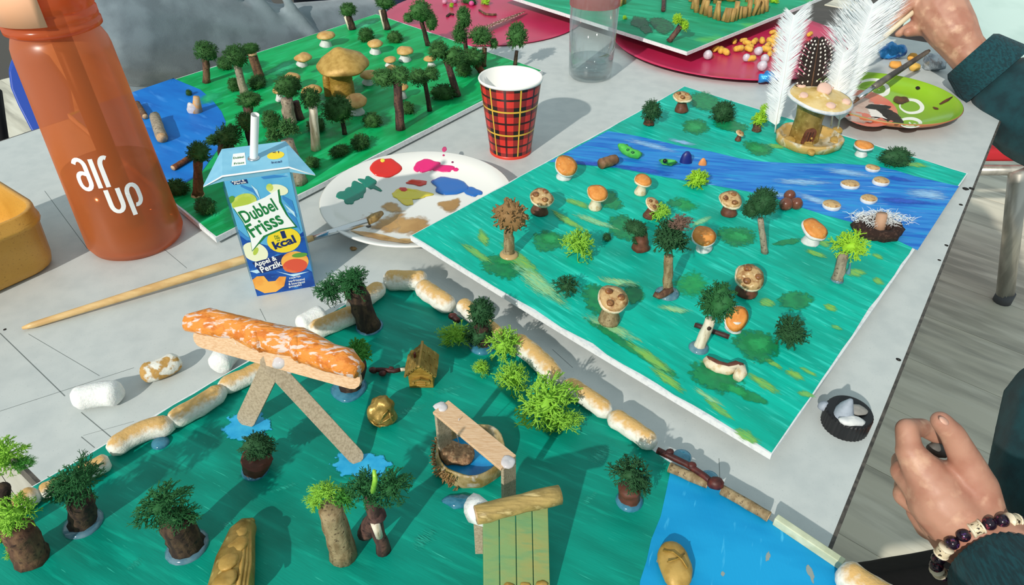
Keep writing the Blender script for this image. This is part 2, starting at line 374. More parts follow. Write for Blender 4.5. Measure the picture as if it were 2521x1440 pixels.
def mushroom(surf, label, cap, rx, base, kind, seed, group, tilt=.25, ty=0, rs=.55, flat=.42, name='clay_mushroom'):
    """cap=(px,py) of the cap's middle, rx its half width, base=(px,py) of the foot"""
    b0 = surf.on(*base); c = PY(cap[0], cap[1], b0.y); k = ppc(c); r = rx/k
    o = thing(name, label, 'mushroom', b0, group)
    hgt = max(c.z-b0.z, r*.45); c.z = b0.z+hgt
    sm, cm, tm2 = dict(orange=(clay_cream, clay_cream, orange_top), orangew=(clay_wh, clay_wh, orange_top), tan=(clay_wh, tan_top, None), spot=(clay_br, clay_cream, spot_tan), spotl=(bark_tan, clay_cream, spot_tan))[kind]
    st = V((c.x-b0.x, c.y-b0.y, 0)); path = []; rad = []
    for f, q in ((0, 1.15), (.12, 1.22), (.4, .95), (.7, .74), (1, .85)):
        path.append(b0+st*f+V((0, 0, hgt*.92*f))); rad.append(r*rs*q)
    MB().tube(path, rad, 14, True, amp=r*.08, fr=1.6).build('stem', sm, o)
    m = tiltm(tilt, ty)
    pr = [(.01, -flat*.3), (r*.7, -flat*r*.35), (r*.96, -flat*r*.18), (r, 0), (r*.93, flat*r*.25), (r*.55, flat*r*.5), (.01, flat*r*.62)]
    pr[0] = (.01, -flat*r*.35)
    if kind == 'tan':
        pr = [(.01, -r*.1), (r*.75, -r*.12), (r*.98, -r*.08), (r, 0.02*r), (r*.86, r*.22), (r*.5, r*.42), (.01, r*.5)]
    cp = MB().lathe(c, pr, 20, m, amp=r*.16, fr=1.1).build('cap', cm, o)
    if tm2:
        pr2 = [(r*.9, flat*r*.24), (r*.94, flat*r*.32), (r*.6, flat*r*.57), (.01, flat*r*.68)]
        MB().lathe(c, pr2, 20, m, amp=r*.16, fr=1.1).build('cap_top', tm2, cp)
    if kind[:4] == 'spot':
        rnd = random.Random(seed)
        for i in range(3):
            a = 2.09*i+seed; q = m @ V((r*.5*math.cos(a), r*.5*math.sin(a), flat*r*.62))
            MB().blob(c+q, (r*.26, r*.24, r*.16), 10, 6, r*.06, 2, m).build('spot', spot_br, cp)
    return o
def peanut(p, q, r, label, mat=None, bend=0, group='foam peanuts edging the dark green board', name='foam_peanut', amp=.05, upb=0):
    p, q = V(p), V(q); t = (q-p); sd_ = V((-t.y, t.x, 0)).normalized()*bend; n = 14; path = []; rad = []
    for i in range(n+1):
        f = i/n; path.append(p.lerp(q, f)+sd_*math.sin(math.pi*f)+V((0, 0, upb*math.sin(math.pi*f))))
        e = min(f, 1-f)*n
        rad.append(r*(.55 if e == 0 else .86 if e < 1.5 else 1.0))
    return MB().tube(path, rad, 16, True, amp=amp*2*r, fr=1.6).build(name, mat or foam_t, None, label=label, cat='foam peanut', group=group)
def log(p, q, r, mat, cut, name, label=None, cat=None, parent=None, group=None, amp=.08):
    p, q = V(p), V(q); o = parent
    if parent is None: o = thing(name, label, cat, ((p.x+q.x)/2, (p.y+q.y)/2, min(p.z, q.z)-r), group); nm = 'bark'
    else: nm = name
    n = 7; b = MB().tube([p.lerp(q, i/n) for i in range(n+1)], r, 12, True, amp=amp*r*2, fr=1.8).build(nm, mat, o)
    if cut:
        t = (q-p).normalized()
        for e, s in ((p, -1), (q, 1)): MB().tube([e-t*.02*s, e+t*.02*s], r*.93, 12).build('cut_end', cut, b)
    return o
# ================================================================ floor and table
UV_ = V((.59, .8074, 0)); VV = V((.8074, -.59, 0))      # table axes
def tb(u, v, z=0): return UV_*u+VV*v+V((0, 0, z))
FZ = -74.0
floor_m = mk('floor_plank', '#d6d1be', [('#a9a596', 3, (1, 6, 1), 0, .42, .66), ('#dedac9', 5, (1, 7, 1), 0, .5, .7), ('#8d8a80', 2.4, (1, 6, 1), 0, .6, .76)], rough=.5, rnd=True)
fl = MB().box((0, 150, FZ-1.2), (360, 0, 0), (0, 330, 0), (0, 0, .8)).build('floor', mk('floor_base', '#4d4a45', rough=.8), None, smooth=False, kind='structure')
pl = MB().box((0, 0, 0), (63.9, 0, 0), (0, 9.35, 0), (0, 0, .38)); 
pme = None; rnd = random.Random(4); rot = math.atan2(-.66, .75)
for i in range(-22, 26):
    off = rnd.uniform(0, 128)
    for j in range(-4, 5):
        c = V((90, 130, 0))+V((math.cos(rot), math.sin(rot), 0))*(j*128+off)+V((-math.sin(rot), math.cos(rot), 0))*(i*18.8)
        if not (-230 < c.x < 330 and -40 < c.y < 400): continue
        if pme is None:
            o = pl.build('floor_plank', floor_m, fl, smooth=False); pme = o.data
            pme.transform(Matrix.Translation(ORG[fl.name]*.01))
        else:
            o = bpy.data.objects.new('floor_plank', pme); COL.objects.link(o); o.parent = fl
        o.location = (V((c.x, c.y, FZ-.38+rnd.uniform(-.03, .03)))-ORG[fl.name])*.01; o.rotation_euler = (0, 0, rot)
U0, U1, V0, V1 = 4.0, 126.0, -90.5, 1.5
tbl = thing('school_table', 'grey laminate classroom table carrying the painted boards, plates and cups', 'table', tb(65, -42, FZ))
MB().box(tb(65, -44.5, -1.2), UV_*61, VV*46, V((0, 0, 1.2))).build('table_top', table_m, tbl, smooth=False)
for nm, c, a, bb in (('r', tb(65, V1+.1, -1.25), UV_*61, VV*.12), ('l', tb(65, V0-.1, -1.25), UV_*61, VV*.12), ('n', tb(U0-.1, -44.5, -1.25), UV_*.12, VV*46.2), ('f', tb(U1+.1, -44.5, -1.25), UV_*.12, VV*46.2)):
    MB().box(c, a, bb, V((0, 0, 1.24))).build('edge_band', edge_m, tbl, smooth=False)
for u in (12, 118):
    for v in (-79, -6):
        MB().tube([tb(u, v, -2.4), tb(u, v, FZ+.02)], 2, 14).build('leg', metal_m, tbl)
pen = mk('pencil_scratch', '#6d7573', rough=.7)
pb = MB()
for a, b_, w in (((0, 820), (160, 975), 2.2), ((200, 1015), (290, 1090), 2.2), ((0, 1012), (330, 905), 1.6), ((70, 822), (245, 925), 1.2), ((200, 1075), (233, 1102), 2), ((205, 1072), (330, 1037), 1), ((110, 470), (215, 612), 1.2), ((400, 610), (460, 660), 1.2),
                  ((640, 760), (655, 790), 1.2), ((1060, 680), (1180, 760), .1), ((1770, 1128), (1772, 1175), 1.4), ((1360, 860), (1410, 905), 1.4), ((1352, 890), (1395, 935), 1.2)):
    p, q = G(*a, .004), G(*b_, .004); s_ = (q-p).cross(V((0, 0, 1))).normalized()*w/ppc(p)*.5
    pb.add([p-s_, q-s_, q+s_, p+s_], [(0, 1, 2, 3)])
pb.build('pencil_scratches', pen, tbl, smooth=False, kind='stuff')
chipm = mk('edge_chip_black', '#15130f', rough=.8)
for c, r in (((2378, 465), 8), ((2392, 464), 7), ((2366, 504), 5), ((2330, 604), 5), ((2312, 640), 4), ((2212, 885), 6), ((74, 1147), 4), ((97, 1187), 4), ((12, 811), 4)):
    g0 = G(*c, .006); k = ppc(g0)
    MB().lathe(g0, [(r/k, 0), (r/k, .004), (.01, .006)], 9, amp=.3*r/k, fr=4).build('edge_chip', chipm, tbl)
# ================================================================ boards
def board(name, label, corners, zf, thick, top_m, rag=.25, seed=1, n=40):
    """corners: 4 table points (cm) in order; slab with a painted top whose ragged rim shows the white foam edge"""
    surf = Surf(zf); cs = [V((p[0], p[1], 0)) for p in corners]
    o = thing(name, label, 'board', V((sum(c.x for c in cs)/4, sum(c.y for c in cs)/4, 0.0)))
    def grid(inset, dz):
        m = 24; ps = []
        for i in range(m+1):
            for j in range(m+1):
                s, t = i/m, j/m
                q = (cs[0]*(1-s)+cs[1]*s)*(1-t)+(cs[3]*(1-s)+cs[2]*s)*t
                if inset and (i in (0, m) or j in (0, m)):
                    cen = (cs[0]+cs[1]+cs[2]+cs[3])/4; dd = (cen-q).normalized()
                    q = q+dd*inset*(.5+1.3*abs(noise.noise(q*.35+V((seed, 0, 0))))+.8*max(0, noise.noise(q*1.5)))
                ps.append(surf.at(q.x, q.y, dz))
        fs = [(i*(m+1)+j, (i+1)*(m+1)+j, (i+1)*(m+1)+j+1, i*(m+1)+j+1) for i in range(m) for j in range(m)]
        return ps, fs, m
    ps, fs, m = grid(0, -.02); pb_, _, _ = grid(0, -thick)
    b = MB().add(ps, fs); b.add(pb_, [f[::-1] for f in fs])
    rim = [(i, 0) for i in range(m)]+[(m, j) for j in range(m)]+[(i, m) for i in range(m, 0, -1)]+[(0, j) for j in range(m, 0, -1)]
    ix = [i*(m+1)+j for i, j in rim]; K = (m+1)**2
    b.f += [(ix[a], ix[(a+1) % len(ix)], K+ix[(a+1) % len(ix)], K+ix[a]) for a in range(len(ix))]
    b.build('foam_core', white_m, o, smooth=False)
    pt, ft, _ = grid(rag, .0)
    MB().add(pt, ft).build('painted_face', top_m, o)
    return o, surf
def rel(a): return a
ang_t = math.atan2(-25.4, 25.5)
# --- teal board, propped on the white plate
A_, B_, C_, D_ = G(1010, 580, 2.9), G(1900, 1118, 1.5), G(2383, 427, .6), G(1685, 212, .7)
def affine(A, B, Dd):
    e1 = B-A; e2 = Dd-A; det = e1.x*e2.y-e1.y*e2.x
    def f(x, y):
        x -= A.x; y -= A.y
        return (x*e2.y-y*e2.x)/det, (e1.x*y-e1.y*x)/det
    return f
_af = affine(A_, B_, D_)
def zteal(x, y):
    s, t = _af(x, y); s = min(max(s, 0), 1); t = min(max(t, 0), 1)
    return (2.9*(1-s)+1.5*s)*(1-t)+(.7*(1-s)+.6*s)*t-.15*math.sin(math.pi*s)*(1-t)
teal_m = mk('teal_paint', '#05bba4', [('#04a792', 22, (1, 7, 1), -ang_t, .4, .62), ('#34d6c2', 30, (1, 9, 1), -ang_t, .55, .72), ('#0c9a84', 12, (1, 2, 1), -ang_t, .52, .72), ('#5fd8c4', 60, (1, 14, 1), -ang_t, .66, .74)], rough=.5, spec=.22, bump=.015, bs=120, bst=(1, 10, 1), brot=-ang_t)
TEAL, ST = board('painted_board', 'teal painted board with a blue river, clay mushrooms and moss trees', [A_, B_, C_, D_], zteal, .5, teal_m, .22, 1)
# --- near board
nl, nr = V((19.2, 21.6, 0)).normalized(), V((26, -26.7, 0)).normalized()
Pn = G(990, 672, .6)
cn = [Pn+V((-.3, 0, 0)), Pn+nr*46, Pn+nr*46-nl*34, Pn-nl*34]
near_m = mk('deep_green_paint', '#049480', [('#037e6c', 14, (1, 4, 1), .5, .4, .64), ('#0ca890', 22, (1, 9, 1), .45, .55, .72), ('#05705e', 9, (1, 1.5, 1), .2, .55, .74), ('#3cc0a8', 60, (1, 16, 1), .5, .69, .76)], rough=.42, spec=.25, bump=.012, bs=110, bst=(1, 12, 1), brot=.5)
NEAR, SNB = board('painted_board', 'deep green painted board with a bright blue lake, edged with foam peanuts', cn, lambda x, y: .6, .55, near_m, .15, 5)
# --- forest board
Nf, Ef, Ff = G(530, 585, .8), G(1336, 173, .8), G(926, 34, .8)
Wf = Nf+Ff-Ef
fa = math.atan2((Ef-Nf).y, (Ef-Nf).x)
forest_m = mk('grass_green_paint', '#0cb064', [('#07954c', 16, (1, 4, 1), -fa, .4, .64), ('#2cc17f', 20, (1, 6, 1), -fa, .56, .74), ('#0a7a3c', 10, U3, 0, .54, .72)], rough=.5, spec=.22, bump=.012, bs=110, bst=(1, 8, 1), brot=-fa)
FOREST, SF = board('painted_board', 'grass green painted board crowded with moss trees and white-stemmed mushrooms', [Nf, Ef, Ff, Wf], lambda x, y: .8, .55, forest_m, .2, 9)
# --- board at the back, lying on a pink plate
Kf = G(1692, 128, 2.6); Kl = G(1285, 0, 2.6); Kr = G(2008, 0, 2.6)
kl, kr = (Kl-Kf).normalized(), (Kr-Kf).normalized()
back_m = mk('emerald_paint', '#12a276', [('#0a8c60', 14, (1, 4, 1), .6, .4, .64), ('#35bf8f', 20, (1, 5, 1), .6, .58, .74), ('#5fbf4f', 12, U3, 0, .62, .78)], rough=.5, spec=.22)
BACK, SK = board('painted_board', 'emerald painted board with a little stick palisade, resting on a pink plate', [Kf, Kf+kr*50, Kf+kr*50+kl*42, Kf+kl*42], lambda x, y: 2.6, .5, back_m, .2, 12)
# ================================================================ paint on the teal board
riv_m = mk('river_blue_paint', '#338cd8', [('#1f6cc8', 20, (1, 9, 1), .12, .42, .62), ('#22a0d8', 26, (1, 11, 1), .12, .54, .7), ('#8fc3ee', 34, (1, 10, 1), .1, .63, .75), ('#1a3fb0', 22, (1, 10, 1), .1, .68, .78)], rough=.5, spec=.22, bump=.012, bs=120, bst=(1, 10, 1))
up_ = [(1497, 322), (1560, 333), (1620, 346), (1677, 359), (1750, 375), (1822, 390), (1880, 398), (1939, 401), (2000, 403), (2060, 402), (2162, 409), (2205, 419), (2250, 431), (2305, 445), (2361, 458)]
lo_ = [(1352, 398), (1390, 400), (1419, 404), (1519, 413), (1566, 421), (1613, 431), (1686, 443), (1750, 454), (1840, 471), (1905, 488), (1968, 509), (2030, 528), (2097, 547), (2192, 583), (2259, 616)]
def jit(ps, a, sd): return [(p[0]+a*noise.noise(V((p[0]*.05, sd, 0))), p[1]+a*noise.noise(V((p[0]*.05, sd+5, 0)))) for p in ps]
b = MB(); rows = 8; U_, L_ = jit(up_, 3, 1), jit(lo_, 3, 2)
for r_ in range(rows+1):
    for p, q in zip(U_, L_):
        f = r_/rows; b.v.append(ST.on(p[0]*(1-f)+q[0]*f, p[1]*(1-f)+q[1]*f, .012))
n_ = len(U_); b.f = [(i*n_+j, i*n_+j+1, (i+1)*n_+j+1, (i+1)*n_+j) for i in range(rows) for j in range(n_-1)]
b.build('river', riv_m, TEAL)
rv_ = -ang_t
pdk = mpatch('dark_green_dab', '#0b7a4c', '#128f55', s=300, rag=1.4, thr=.12, soft=.4)
pgr = mpatch('leaf_green_dab', '#1fa85c', '#17924f', s=300, rag=1.5, thr=.2, soft=.7)
pyl = mpatch('yellow_green_stroke', '#8fc04a', '#58b36a', s=200, st=(1, 6, 1), rot=rv_, rag=2.0, thr=.22, soft=.5)
ppl = mpatch('pale_yellow_stroke', '#a8d28a', '#6cc9a0', s=200, st=(1, 7, 1), rot=rv_, rag=2.3, thr=.28, soft=.6)
pln = mpatch('pale_blue_stroke', '#a9d0f0', '#6fb0e6', s=160, st=(1, 7, 1), rot=.1, rag=2.2, thr=.2, soft=.8)
pnv = mpatch('deep_blue_stroke', '#1f4fc0', '#2460c8', s=160, st=(1, 7, 1), rot=.1, rag=2.0, thr=.2, soft=.8)
for c, rx, ry, a, m in [((1243, 655), 62, 38, .1, pdk), ((1350, 592), 50, 28, .1, pdk), ((1355, 588), 36, 18, .1, pgr), ((1497, 490), 40, 26, .5, pdk), ((1680, 503), 40, 19, .2, pgr), ((1660, 500), 22, 9, .2, pdk),
                        ((1535, 560), 48, 30, .5, pdk), ((1480, 735), 55, 40, .3, pdk), ((1560, 725), 30, 28, 0, pdk), ((1700, 700), 52, 38, .1, pgr), ((1815, 582), 55, 28, .1, pdk), ((1820, 582), 42, 18, .1, pgr), ((1710, 312), 38, 22, .1, pdk),
                        ((1712, 312), 33, 18, .1, pgr), ((1735, 250), 45, 26, .3, pdk), ((1800, 310), 50, 16, .2, pdk), ((1868, 365), 44, 18, .25, pdk), ((1866, 366), 36, 13, .25, pgr), ((1960, 740), 52, 26, 0, pdk), ((1865, 848), 62, 45, .2, pdk), ((1868, 846), 48, 32, .2, pgr),
                        ((1758, 928), 78, 36, .35, pdk), ((1850, 975), 50, 14, .4, pdk), ((1940, 595), 42, 8, -.15, pdk), ((1810, 960), 60, 14, .4, pgr), ((1795, 290), 22, 10, .3, pgr), ((1250, 640), 40, 16, 0, pgr), ((1560, 860), 150, 12, .56, pdk)]:
    patch(ST, TEAL, m, rough_outline(c, rx, ry, a, amp=.14, seed=c[0] % 97))
for c, rx, ry, a, m in [((1190, 585), 24, 12, 1.1, pyl), ((1175, 625), 45, 10, .6, pyl), ((1290, 650), 70, 16, .75, pyl), ((1330, 700), 90, 22, .65, ppl), ((1400, 545), 45, 9, .5, pyl), ((1465, 545), 60, 8, .35, ppl), ((1420, 500), 35, 8, .3, pyl), ((1525, 695), 55, 11, .15, ppl), ((1660, 760), 42, 9, .15, ppl),
                        ((1600, 880), 75, 12, .62, pyl), ((1640, 930), 60, 12, .65, pyl), ((1560, 860), 40, 7, .6, ppl), ((1500, 805), 80, 16, .45, ppl), ((1775, 1010), 45, 9, .6, pyl), ((1840, 1075), 36, 13, .5, pyl), ((1880, 945), 48, 11, .55, pyl), ((1955, 922), 26, 10, .55, pyl), ((1990, 915), 24, 6, .5, pyl),
                        ((1985, 970), 22, 8, .3, pyl), ((1888, 745), 22, 11, .2, pyl), ((2045, 757), 18, 10, .2, pyl), ((2105, 670), 26, 11, .1, pyl), ((2163, 693), 16, 8, .5, pyl), ((2160, 630), 16, 6, .4, pyl), ((1760, 905), 40, 10, .4, pyl), ((2245, 405), 40, 6, .1, pyl), ((1910, 360), 26, 6, .1, pyl),
                        ((1740, 975), 45, 8, .55, ppl), ((1905, 895), 30, 7, .5, pyl), ((2060, 985 - 180), 14, 6, .3, pyl), ((1725, 545), 28, 8, -.4, ppl), ((2030, 600), 18, 8, .2, pyl), ((2010, 555 + 70), 28, 7, .3, pyl), ((1960, 345 + 5), 10, 4, 0, pyl)]:
    patch(ST, TEAL, m, rough_outline(c, rx*1.15, ry*1.15, a, amp=.16, seed=c[0] % 91), name='brush_stroke')
for c, rx, ry, a, m in [((1600, 357), 70, 7, .25, pln), ((1970, 447), 75, 8, .05, pln), ((2090, 425), 70, 8, .12, pln), ((2280, 478), 60, 13, .1, pln), ((2010, 492), 70, 9, .3, pln), ((1900, 475), 45, 7, .2, pln), ((2230, 495), 80, 8, .08, pnv), ((2210, 440), 40, 6, .15, pnv), ((1460, 403), 70, 6, .08, pnv), ((1680, 350), 36, 5, .2, pln), ((1580, 418), 80, 7, .15, pnv), ((2200, 530), 60, 9, .2, pln)]:
    patch(ST, TEAL, m, rough_outline(c, rx*1.1, ry*1.2, a, amp=.16, seed=c[0] % 89), name='brush_stroke')
# ================================================================ paint on the near board
lake_m = mk('bright_blue_paint', '#1a9fd8', [('#0f8fca', 16, (1, 3, 1), .3, .4, .65), ('#45b7e6', 50, (6, 1, 1), .35, .64, .74)], rough=.42, spec=.25, bump=.008, bs=110, bst=(8, 1, 1))
lk = [(1650, 1160), (1640, 1210), (1625, 1270), (1605, 1330), (1588, 1380), (1577, 1430), (1572, 1500), (1580, 1560)]
re = [(1720, 1168), (1790, 1212), (1860, 1258), (1930, 1302), (2010, 1352), (2080, 1396), (2160, 1446), (2290, 1530)]
b = MB(); rows = 6
for r_ in range(rows+1):
    for p, q in zip(jit(lk, 6, 3), re):
        f = r_/rows; b.v.append(SNB.on(p[0]*(1-f)+q[0]*f, p[1]*(1-f)+q[1]*f, .02))
n_ = len(lk); b.f = [(i*n_+j, i*n_+j+1, (i+1)*n_+j+1, (i+1)*n_+j) for i in range(rows) for j in range(n_-1)]
b.build('lake', lake_m, NEAR)
splat = mpatch('bright_blue_splat', '#1f9fd6', '#38b4e4', s=300, soft=.12)
patch(SNB, NEAR, splat, rough_outline((612, 1050), 62, 46, 0, 40, .2, 3, 2.5), name='paint_splash')
patch(SNB, NEAR, splat, rough_outline((890, 1147), 88, 34, .05, 40, .2, 8, 2.5), name='paint_splash')
plt_ = mpatch('light_teal_stroke', '#26b39b', '#12a08a', s=200, st=(1, 8, 1), rot=.5, rag=2.6, thr=.55, soft=.8)  # lighter teal strokes brushed over the deep green
for c, rx, ry, a in [((1040, 1330), 50, 30, -.5), ((930, 1040), 50, 12, -.6), ((560, 1290), 40, 10, -.7), ((1480, 1120), 50, 30, -.6), ((1010, 1010), 60, 14, -.3), ((700, 1200), 60, 9, -.3), ((1450, 1230), 40, 14, -.7), ((330, 1390), 40, 14, -.8), ((1100, 960), 60, 10, -.2)]:
    patch(SNB, NEAR, plt_, rough_outline(c, rx, ry, a, amp=.18, seed=c[0] % 83), name='brush_stroke')
bare = mpatch('bare_grey_scuff', '#8f9c98', s=400, rag=1.2)
for c, rx, ry, a in [((1772, 1375), 8, 18, .1), ((1890, 1370), 6, 14, .1), ((1995, 1410), 8, 26, -.35), ((1780, 1412), 6, 8, 0), ((1625, 1378), 8, 10, 0)]:
    patch(SNB, NEAR, bare, rough_outline(c, rx, ry, a, amp=.2, seed=c[0] % 71), name='scuff')
# ================================================================ lake on the forest board
fl_m = mk('lake_blue_paint', '#1a7cd4', [('#1568c2', 14, (1, 3, 1), .6, .4, .65), ('#3f8fe0', 20, (1, 5, 1), .7, .58, .72)], rough=.5, spec=.22, bump=.01, bs=100, bst=(1, 8, 1))
shore = [(424, 192), (455, 203), (490, 220), (522, 245), (548, 275), (557, 300), (552, 335), (538, 365), (515, 400), (490, 428), (462, 448), (438, 462), (420, 480)]
sh = [SF.on(*p, .02) for p in jit(shore, 5, 7)]
wl = []
e0 = (Ff-Wf)*.0+Wf
for i in range(len(sh)):
    f = i/(len(sh)-1)
    if f < .4: q = sh[0].lerp(Wf, f/.4)
    else: q = Wf.lerp(Nf, (f-.4)/.6*.78)
    cq = (Nf+Ef+Ff+Wf)/4; q = q+(cq-q).normalized()*.25; q = V((q.x, q.y, .82)); wl.append(q)
b = MB(); rows = 6
for r_ in range(rows+1):
    for p, q in zip(sh, wl): b.v.append(p.lerp(q, r_/rows))
n_ = len(sh); b.f = [(i*n_+j, i*n_+j+1, (i+1)*n_+j+1, (i+1)*n_+j) for i in range(rows) for j in range(n_-1)]
b.build('lake', fl_m, FOREST)
pfd = mpatch('deeper_green_dab', '#0a7f45', '#0f9050', s=60, rag=1.8, thr=.4, soft=.8)  # deeper green paint dabbed over the grass green
pfl = mpatch('mint_green_dab', '#2cc98c', '#1fb474', s=60, rag=1.8, thr=.4, soft=.8)
for c, rx, ry, m in [((700, 165), 70, 18, pfl), ((520, 240), 50, 20, pfl), ((800, 330), 90, 30, pfd), ((720, 330), 60, 25, pfd), ((590, 520), 70, 40, pfd), ((930, 300), 60, 25, pfd), ((640, 430), 70, 40, pfd), ((900, 60), 50, 12, pfl), ((860, 220), 60, 25, pfd), ((780, 250), 60, 20, pfd), ((690, 220), 40, 14, pfl)]:
    patch(SF, FOREST, m, rough_outline(c, rx, ry, -.3, amp=.15, seed=c[0] % 67), name='brush_stroke')
pk = mpatch('dark_moss_stain', '#0b4a2a', '#0f6a3c', s=300, rag=1.2)
for c, rx, ry in [((1575, 55), 24, 16), ((1630, 60), 32, 20), ((1590, 72), 18, 10)]:
    patch(SK, BACK, pk, rough_outline(c, rx, ry, .3, amp=.2, seed=c[0] % 67))
# ================================================================ forest board: trees
gT, gB, gM = 'moss trees on the grass green board', 'moss bushes on the grass green board', 'tan-capped mushrooms on the grass green board'
for a in [
 ('moss tree with dark trunk at the far lake shore, leftmost on the green board', (509, 203), (506, 138), 9, 8, [(507, 128, 38, 27)], bark_br, L_forest, 'fine', 1),
 ('moss tree with pale grey trunk in front of the grey sweatshirt, second from the lake', (602, 231), (581, 150), 10, 8, [(580, 140, 40, 30), (625, 118, 12, 10)], bark_gr, L_forest, 'fine', 2),
 ('short moss tree with a tan cut trunk top beside the pale grey trunk', (639, 188), (621, 133), 11, 11, [(615, 121, 26, 15)], bark_br, L_forest, 'fine', 3),
 ('moss tree with flat dark crown straight above the top of the white straw', (612, 288), (611, 255), 12, 11, [(613, 246, 32, 21)], bark_purple, L_forest, 'fine', 4),
 ('dark thin-trunked moss tree just behind the white straw', (626, 386), (607, 310), 9, 8, [(606, 300, 28, 26)], bark_dk, L_forest, 'pine', 5),
 ('wide dark moss tree on a thick trunk at the near lake shore', (556, 400), (556, 345), 19, 18, [(562, 335, 48, 28), (525, 345, 22, 14)], bark_br, L_forest, 'pine', 6),
 ('moss tree on a tall rust-brown trunk just right of the orange bottle', (488, 481), (488, 392), 13, 10, [(490, 375, 32, 28)], bark_rust, L_forest, 'pine', 7),
 ('moss tree with thick grey-brown trunk left of the tan split trunk', (715, 303), (705, 243), 16, 14, [(707, 214, 34, 30)], bark_gr, L_forest, 'fine', 8),
 ('moss tree on a dark red trunk hiding behind the thick grey-brown trunk', (738, 293), (727, 250), 11, 9, [(724, 205, 20, 18)], bark_purple, L_forest, 'fine', 9),
 ('light green moss tree leaning on a thick trunk right behind the juice carton', (738, 450), (706, 345), 18, 15, [(710, 318, 34, 24), (675, 335, 22, 22)], bark_gr, L_forest2, 'lime', 10),
 ('dark moss tree on a tan split-wood trunk in the middle of the green board', (778, 368), (770, 262), 11, 10, [(764, 242, 29, 27)], palewood, L_forest, 'pine', 11),
 ('round moss tree on a short thin black trunk below the big gold mushroom', (849, 330), (842, 285), 6, 5, [(832, 270, 40, 36)], bark_dk, L_forest, 'fine', 12),
 ('wide loose moss tree on a tall purple-brown trunk nearest the board edge', (986, 318), (977, 192), 11, 10, [(945, 192, 34, 24), (985, 185, 34, 24)], bark_purple, L_forest2, 'pine', 13),
 ('loose moss tree on a thin black trunk between two purple-brown trunks', (1058, 273), (1046, 200), 6, 5, [(1030, 190, 32, 22), (1062, 182, 26, 20)], bark_dk, L_forest2, 'pine', 14),
 ('spreading moss tree on a leaning dark trunk, left of the tartan cup', (1126, 236), (1099, 148), 9, 8, [(1080, 125, 36, 24), (1120, 140, 34, 26)], bark_purple, L_forest2, 'pine', 15),
 ('tall moss tree drooping over the left pink plate, on a thin curved trunk', (1054, 112), (1037, 48), 6, 5, [(1035, 28, 32, 28), (1005, 45, 14, 14), (1062, 55, 14, 26)], bark_dk, L_forest2, 'fine', 16),
 ('slender tall moss tree against the left pink plate, in the far right row', (1150, 160), (1145, 95), 6, 5, [(1142, 45, 20, 30), (1132, 85, 18, 28)], bark_dk, L_forest2, 'pine', 17),
 ('moss tree with a hooked crown at the far right edge behind the tartan cup', (1190, 163), (1193, 118), 7, 6, [(1185, 90, 34, 26), (1216, 108, 10, 15)], bark_br, L_forest2, 'pine', 18),
 ('narrow moss tree at the right corner, standing clear above the tartan cup', (1268, 160), (1272, 125), 5, 4, [(1273, 88, 26, 34)], bark_dk, L_forest2, 'pine', 19),
 ('low moss tree on a rust trunk just left of the tartan cup rim', (1186, 178), (1168, 150), 9, 8, [(1165, 142, 36, 24)], bark_rust, L_forest2, 'pine', 20),
 ('small moss tree with half-white split trunk at the far edge in front of dark clothing', (868, 72), (857, 38), 9, 8, [(857, 25, 23, 18)], bark_dk, L_forest, 'fine', 21),
 ('moss tree with half-white split trunk at the far corner by the left pink plate', (954, 72), (942, 24), 8, 7, [(948, 6, 30, 18)], bark_dk, L_forest, 'fine', 22)]:
    t_ = tree(SF, a[0], *a[1:], group=gT)
    if 'half-white' in a[0]:
        b0 = SF.on(*a[1]); t0 = PY(a[2][0], a[2][1], b0.y); k = ppc(b0); off = V((-a[3]/k*.75, -.1, 0))
        MB().tube([b0+off, t0+off], a[3]/k*.5, 8).build('split_wood', palewood, t_)
    if 'tan cut' in a[0]:
        b0 = SF.on(*a[1]); t0 = PY(a[2][0], a[2][1], b0.y); k = ppc(b0)
        MB().tube([t0-V((0, .1, .1)), t0+V((0, -.1, .2))], 12/k, 10).build('cut_face', cutwood, t_)
    if 'rust-brown' in a[0]:
        b0 = SF.on(*a[1]); k = ppc(b0); MB().lathe(b0, [(16/k, 0), (15/k, .15), (10/k, .35)], 12, amp=.15, fr=3, cap1=True).build('splintered_foot', cutwood, t_)
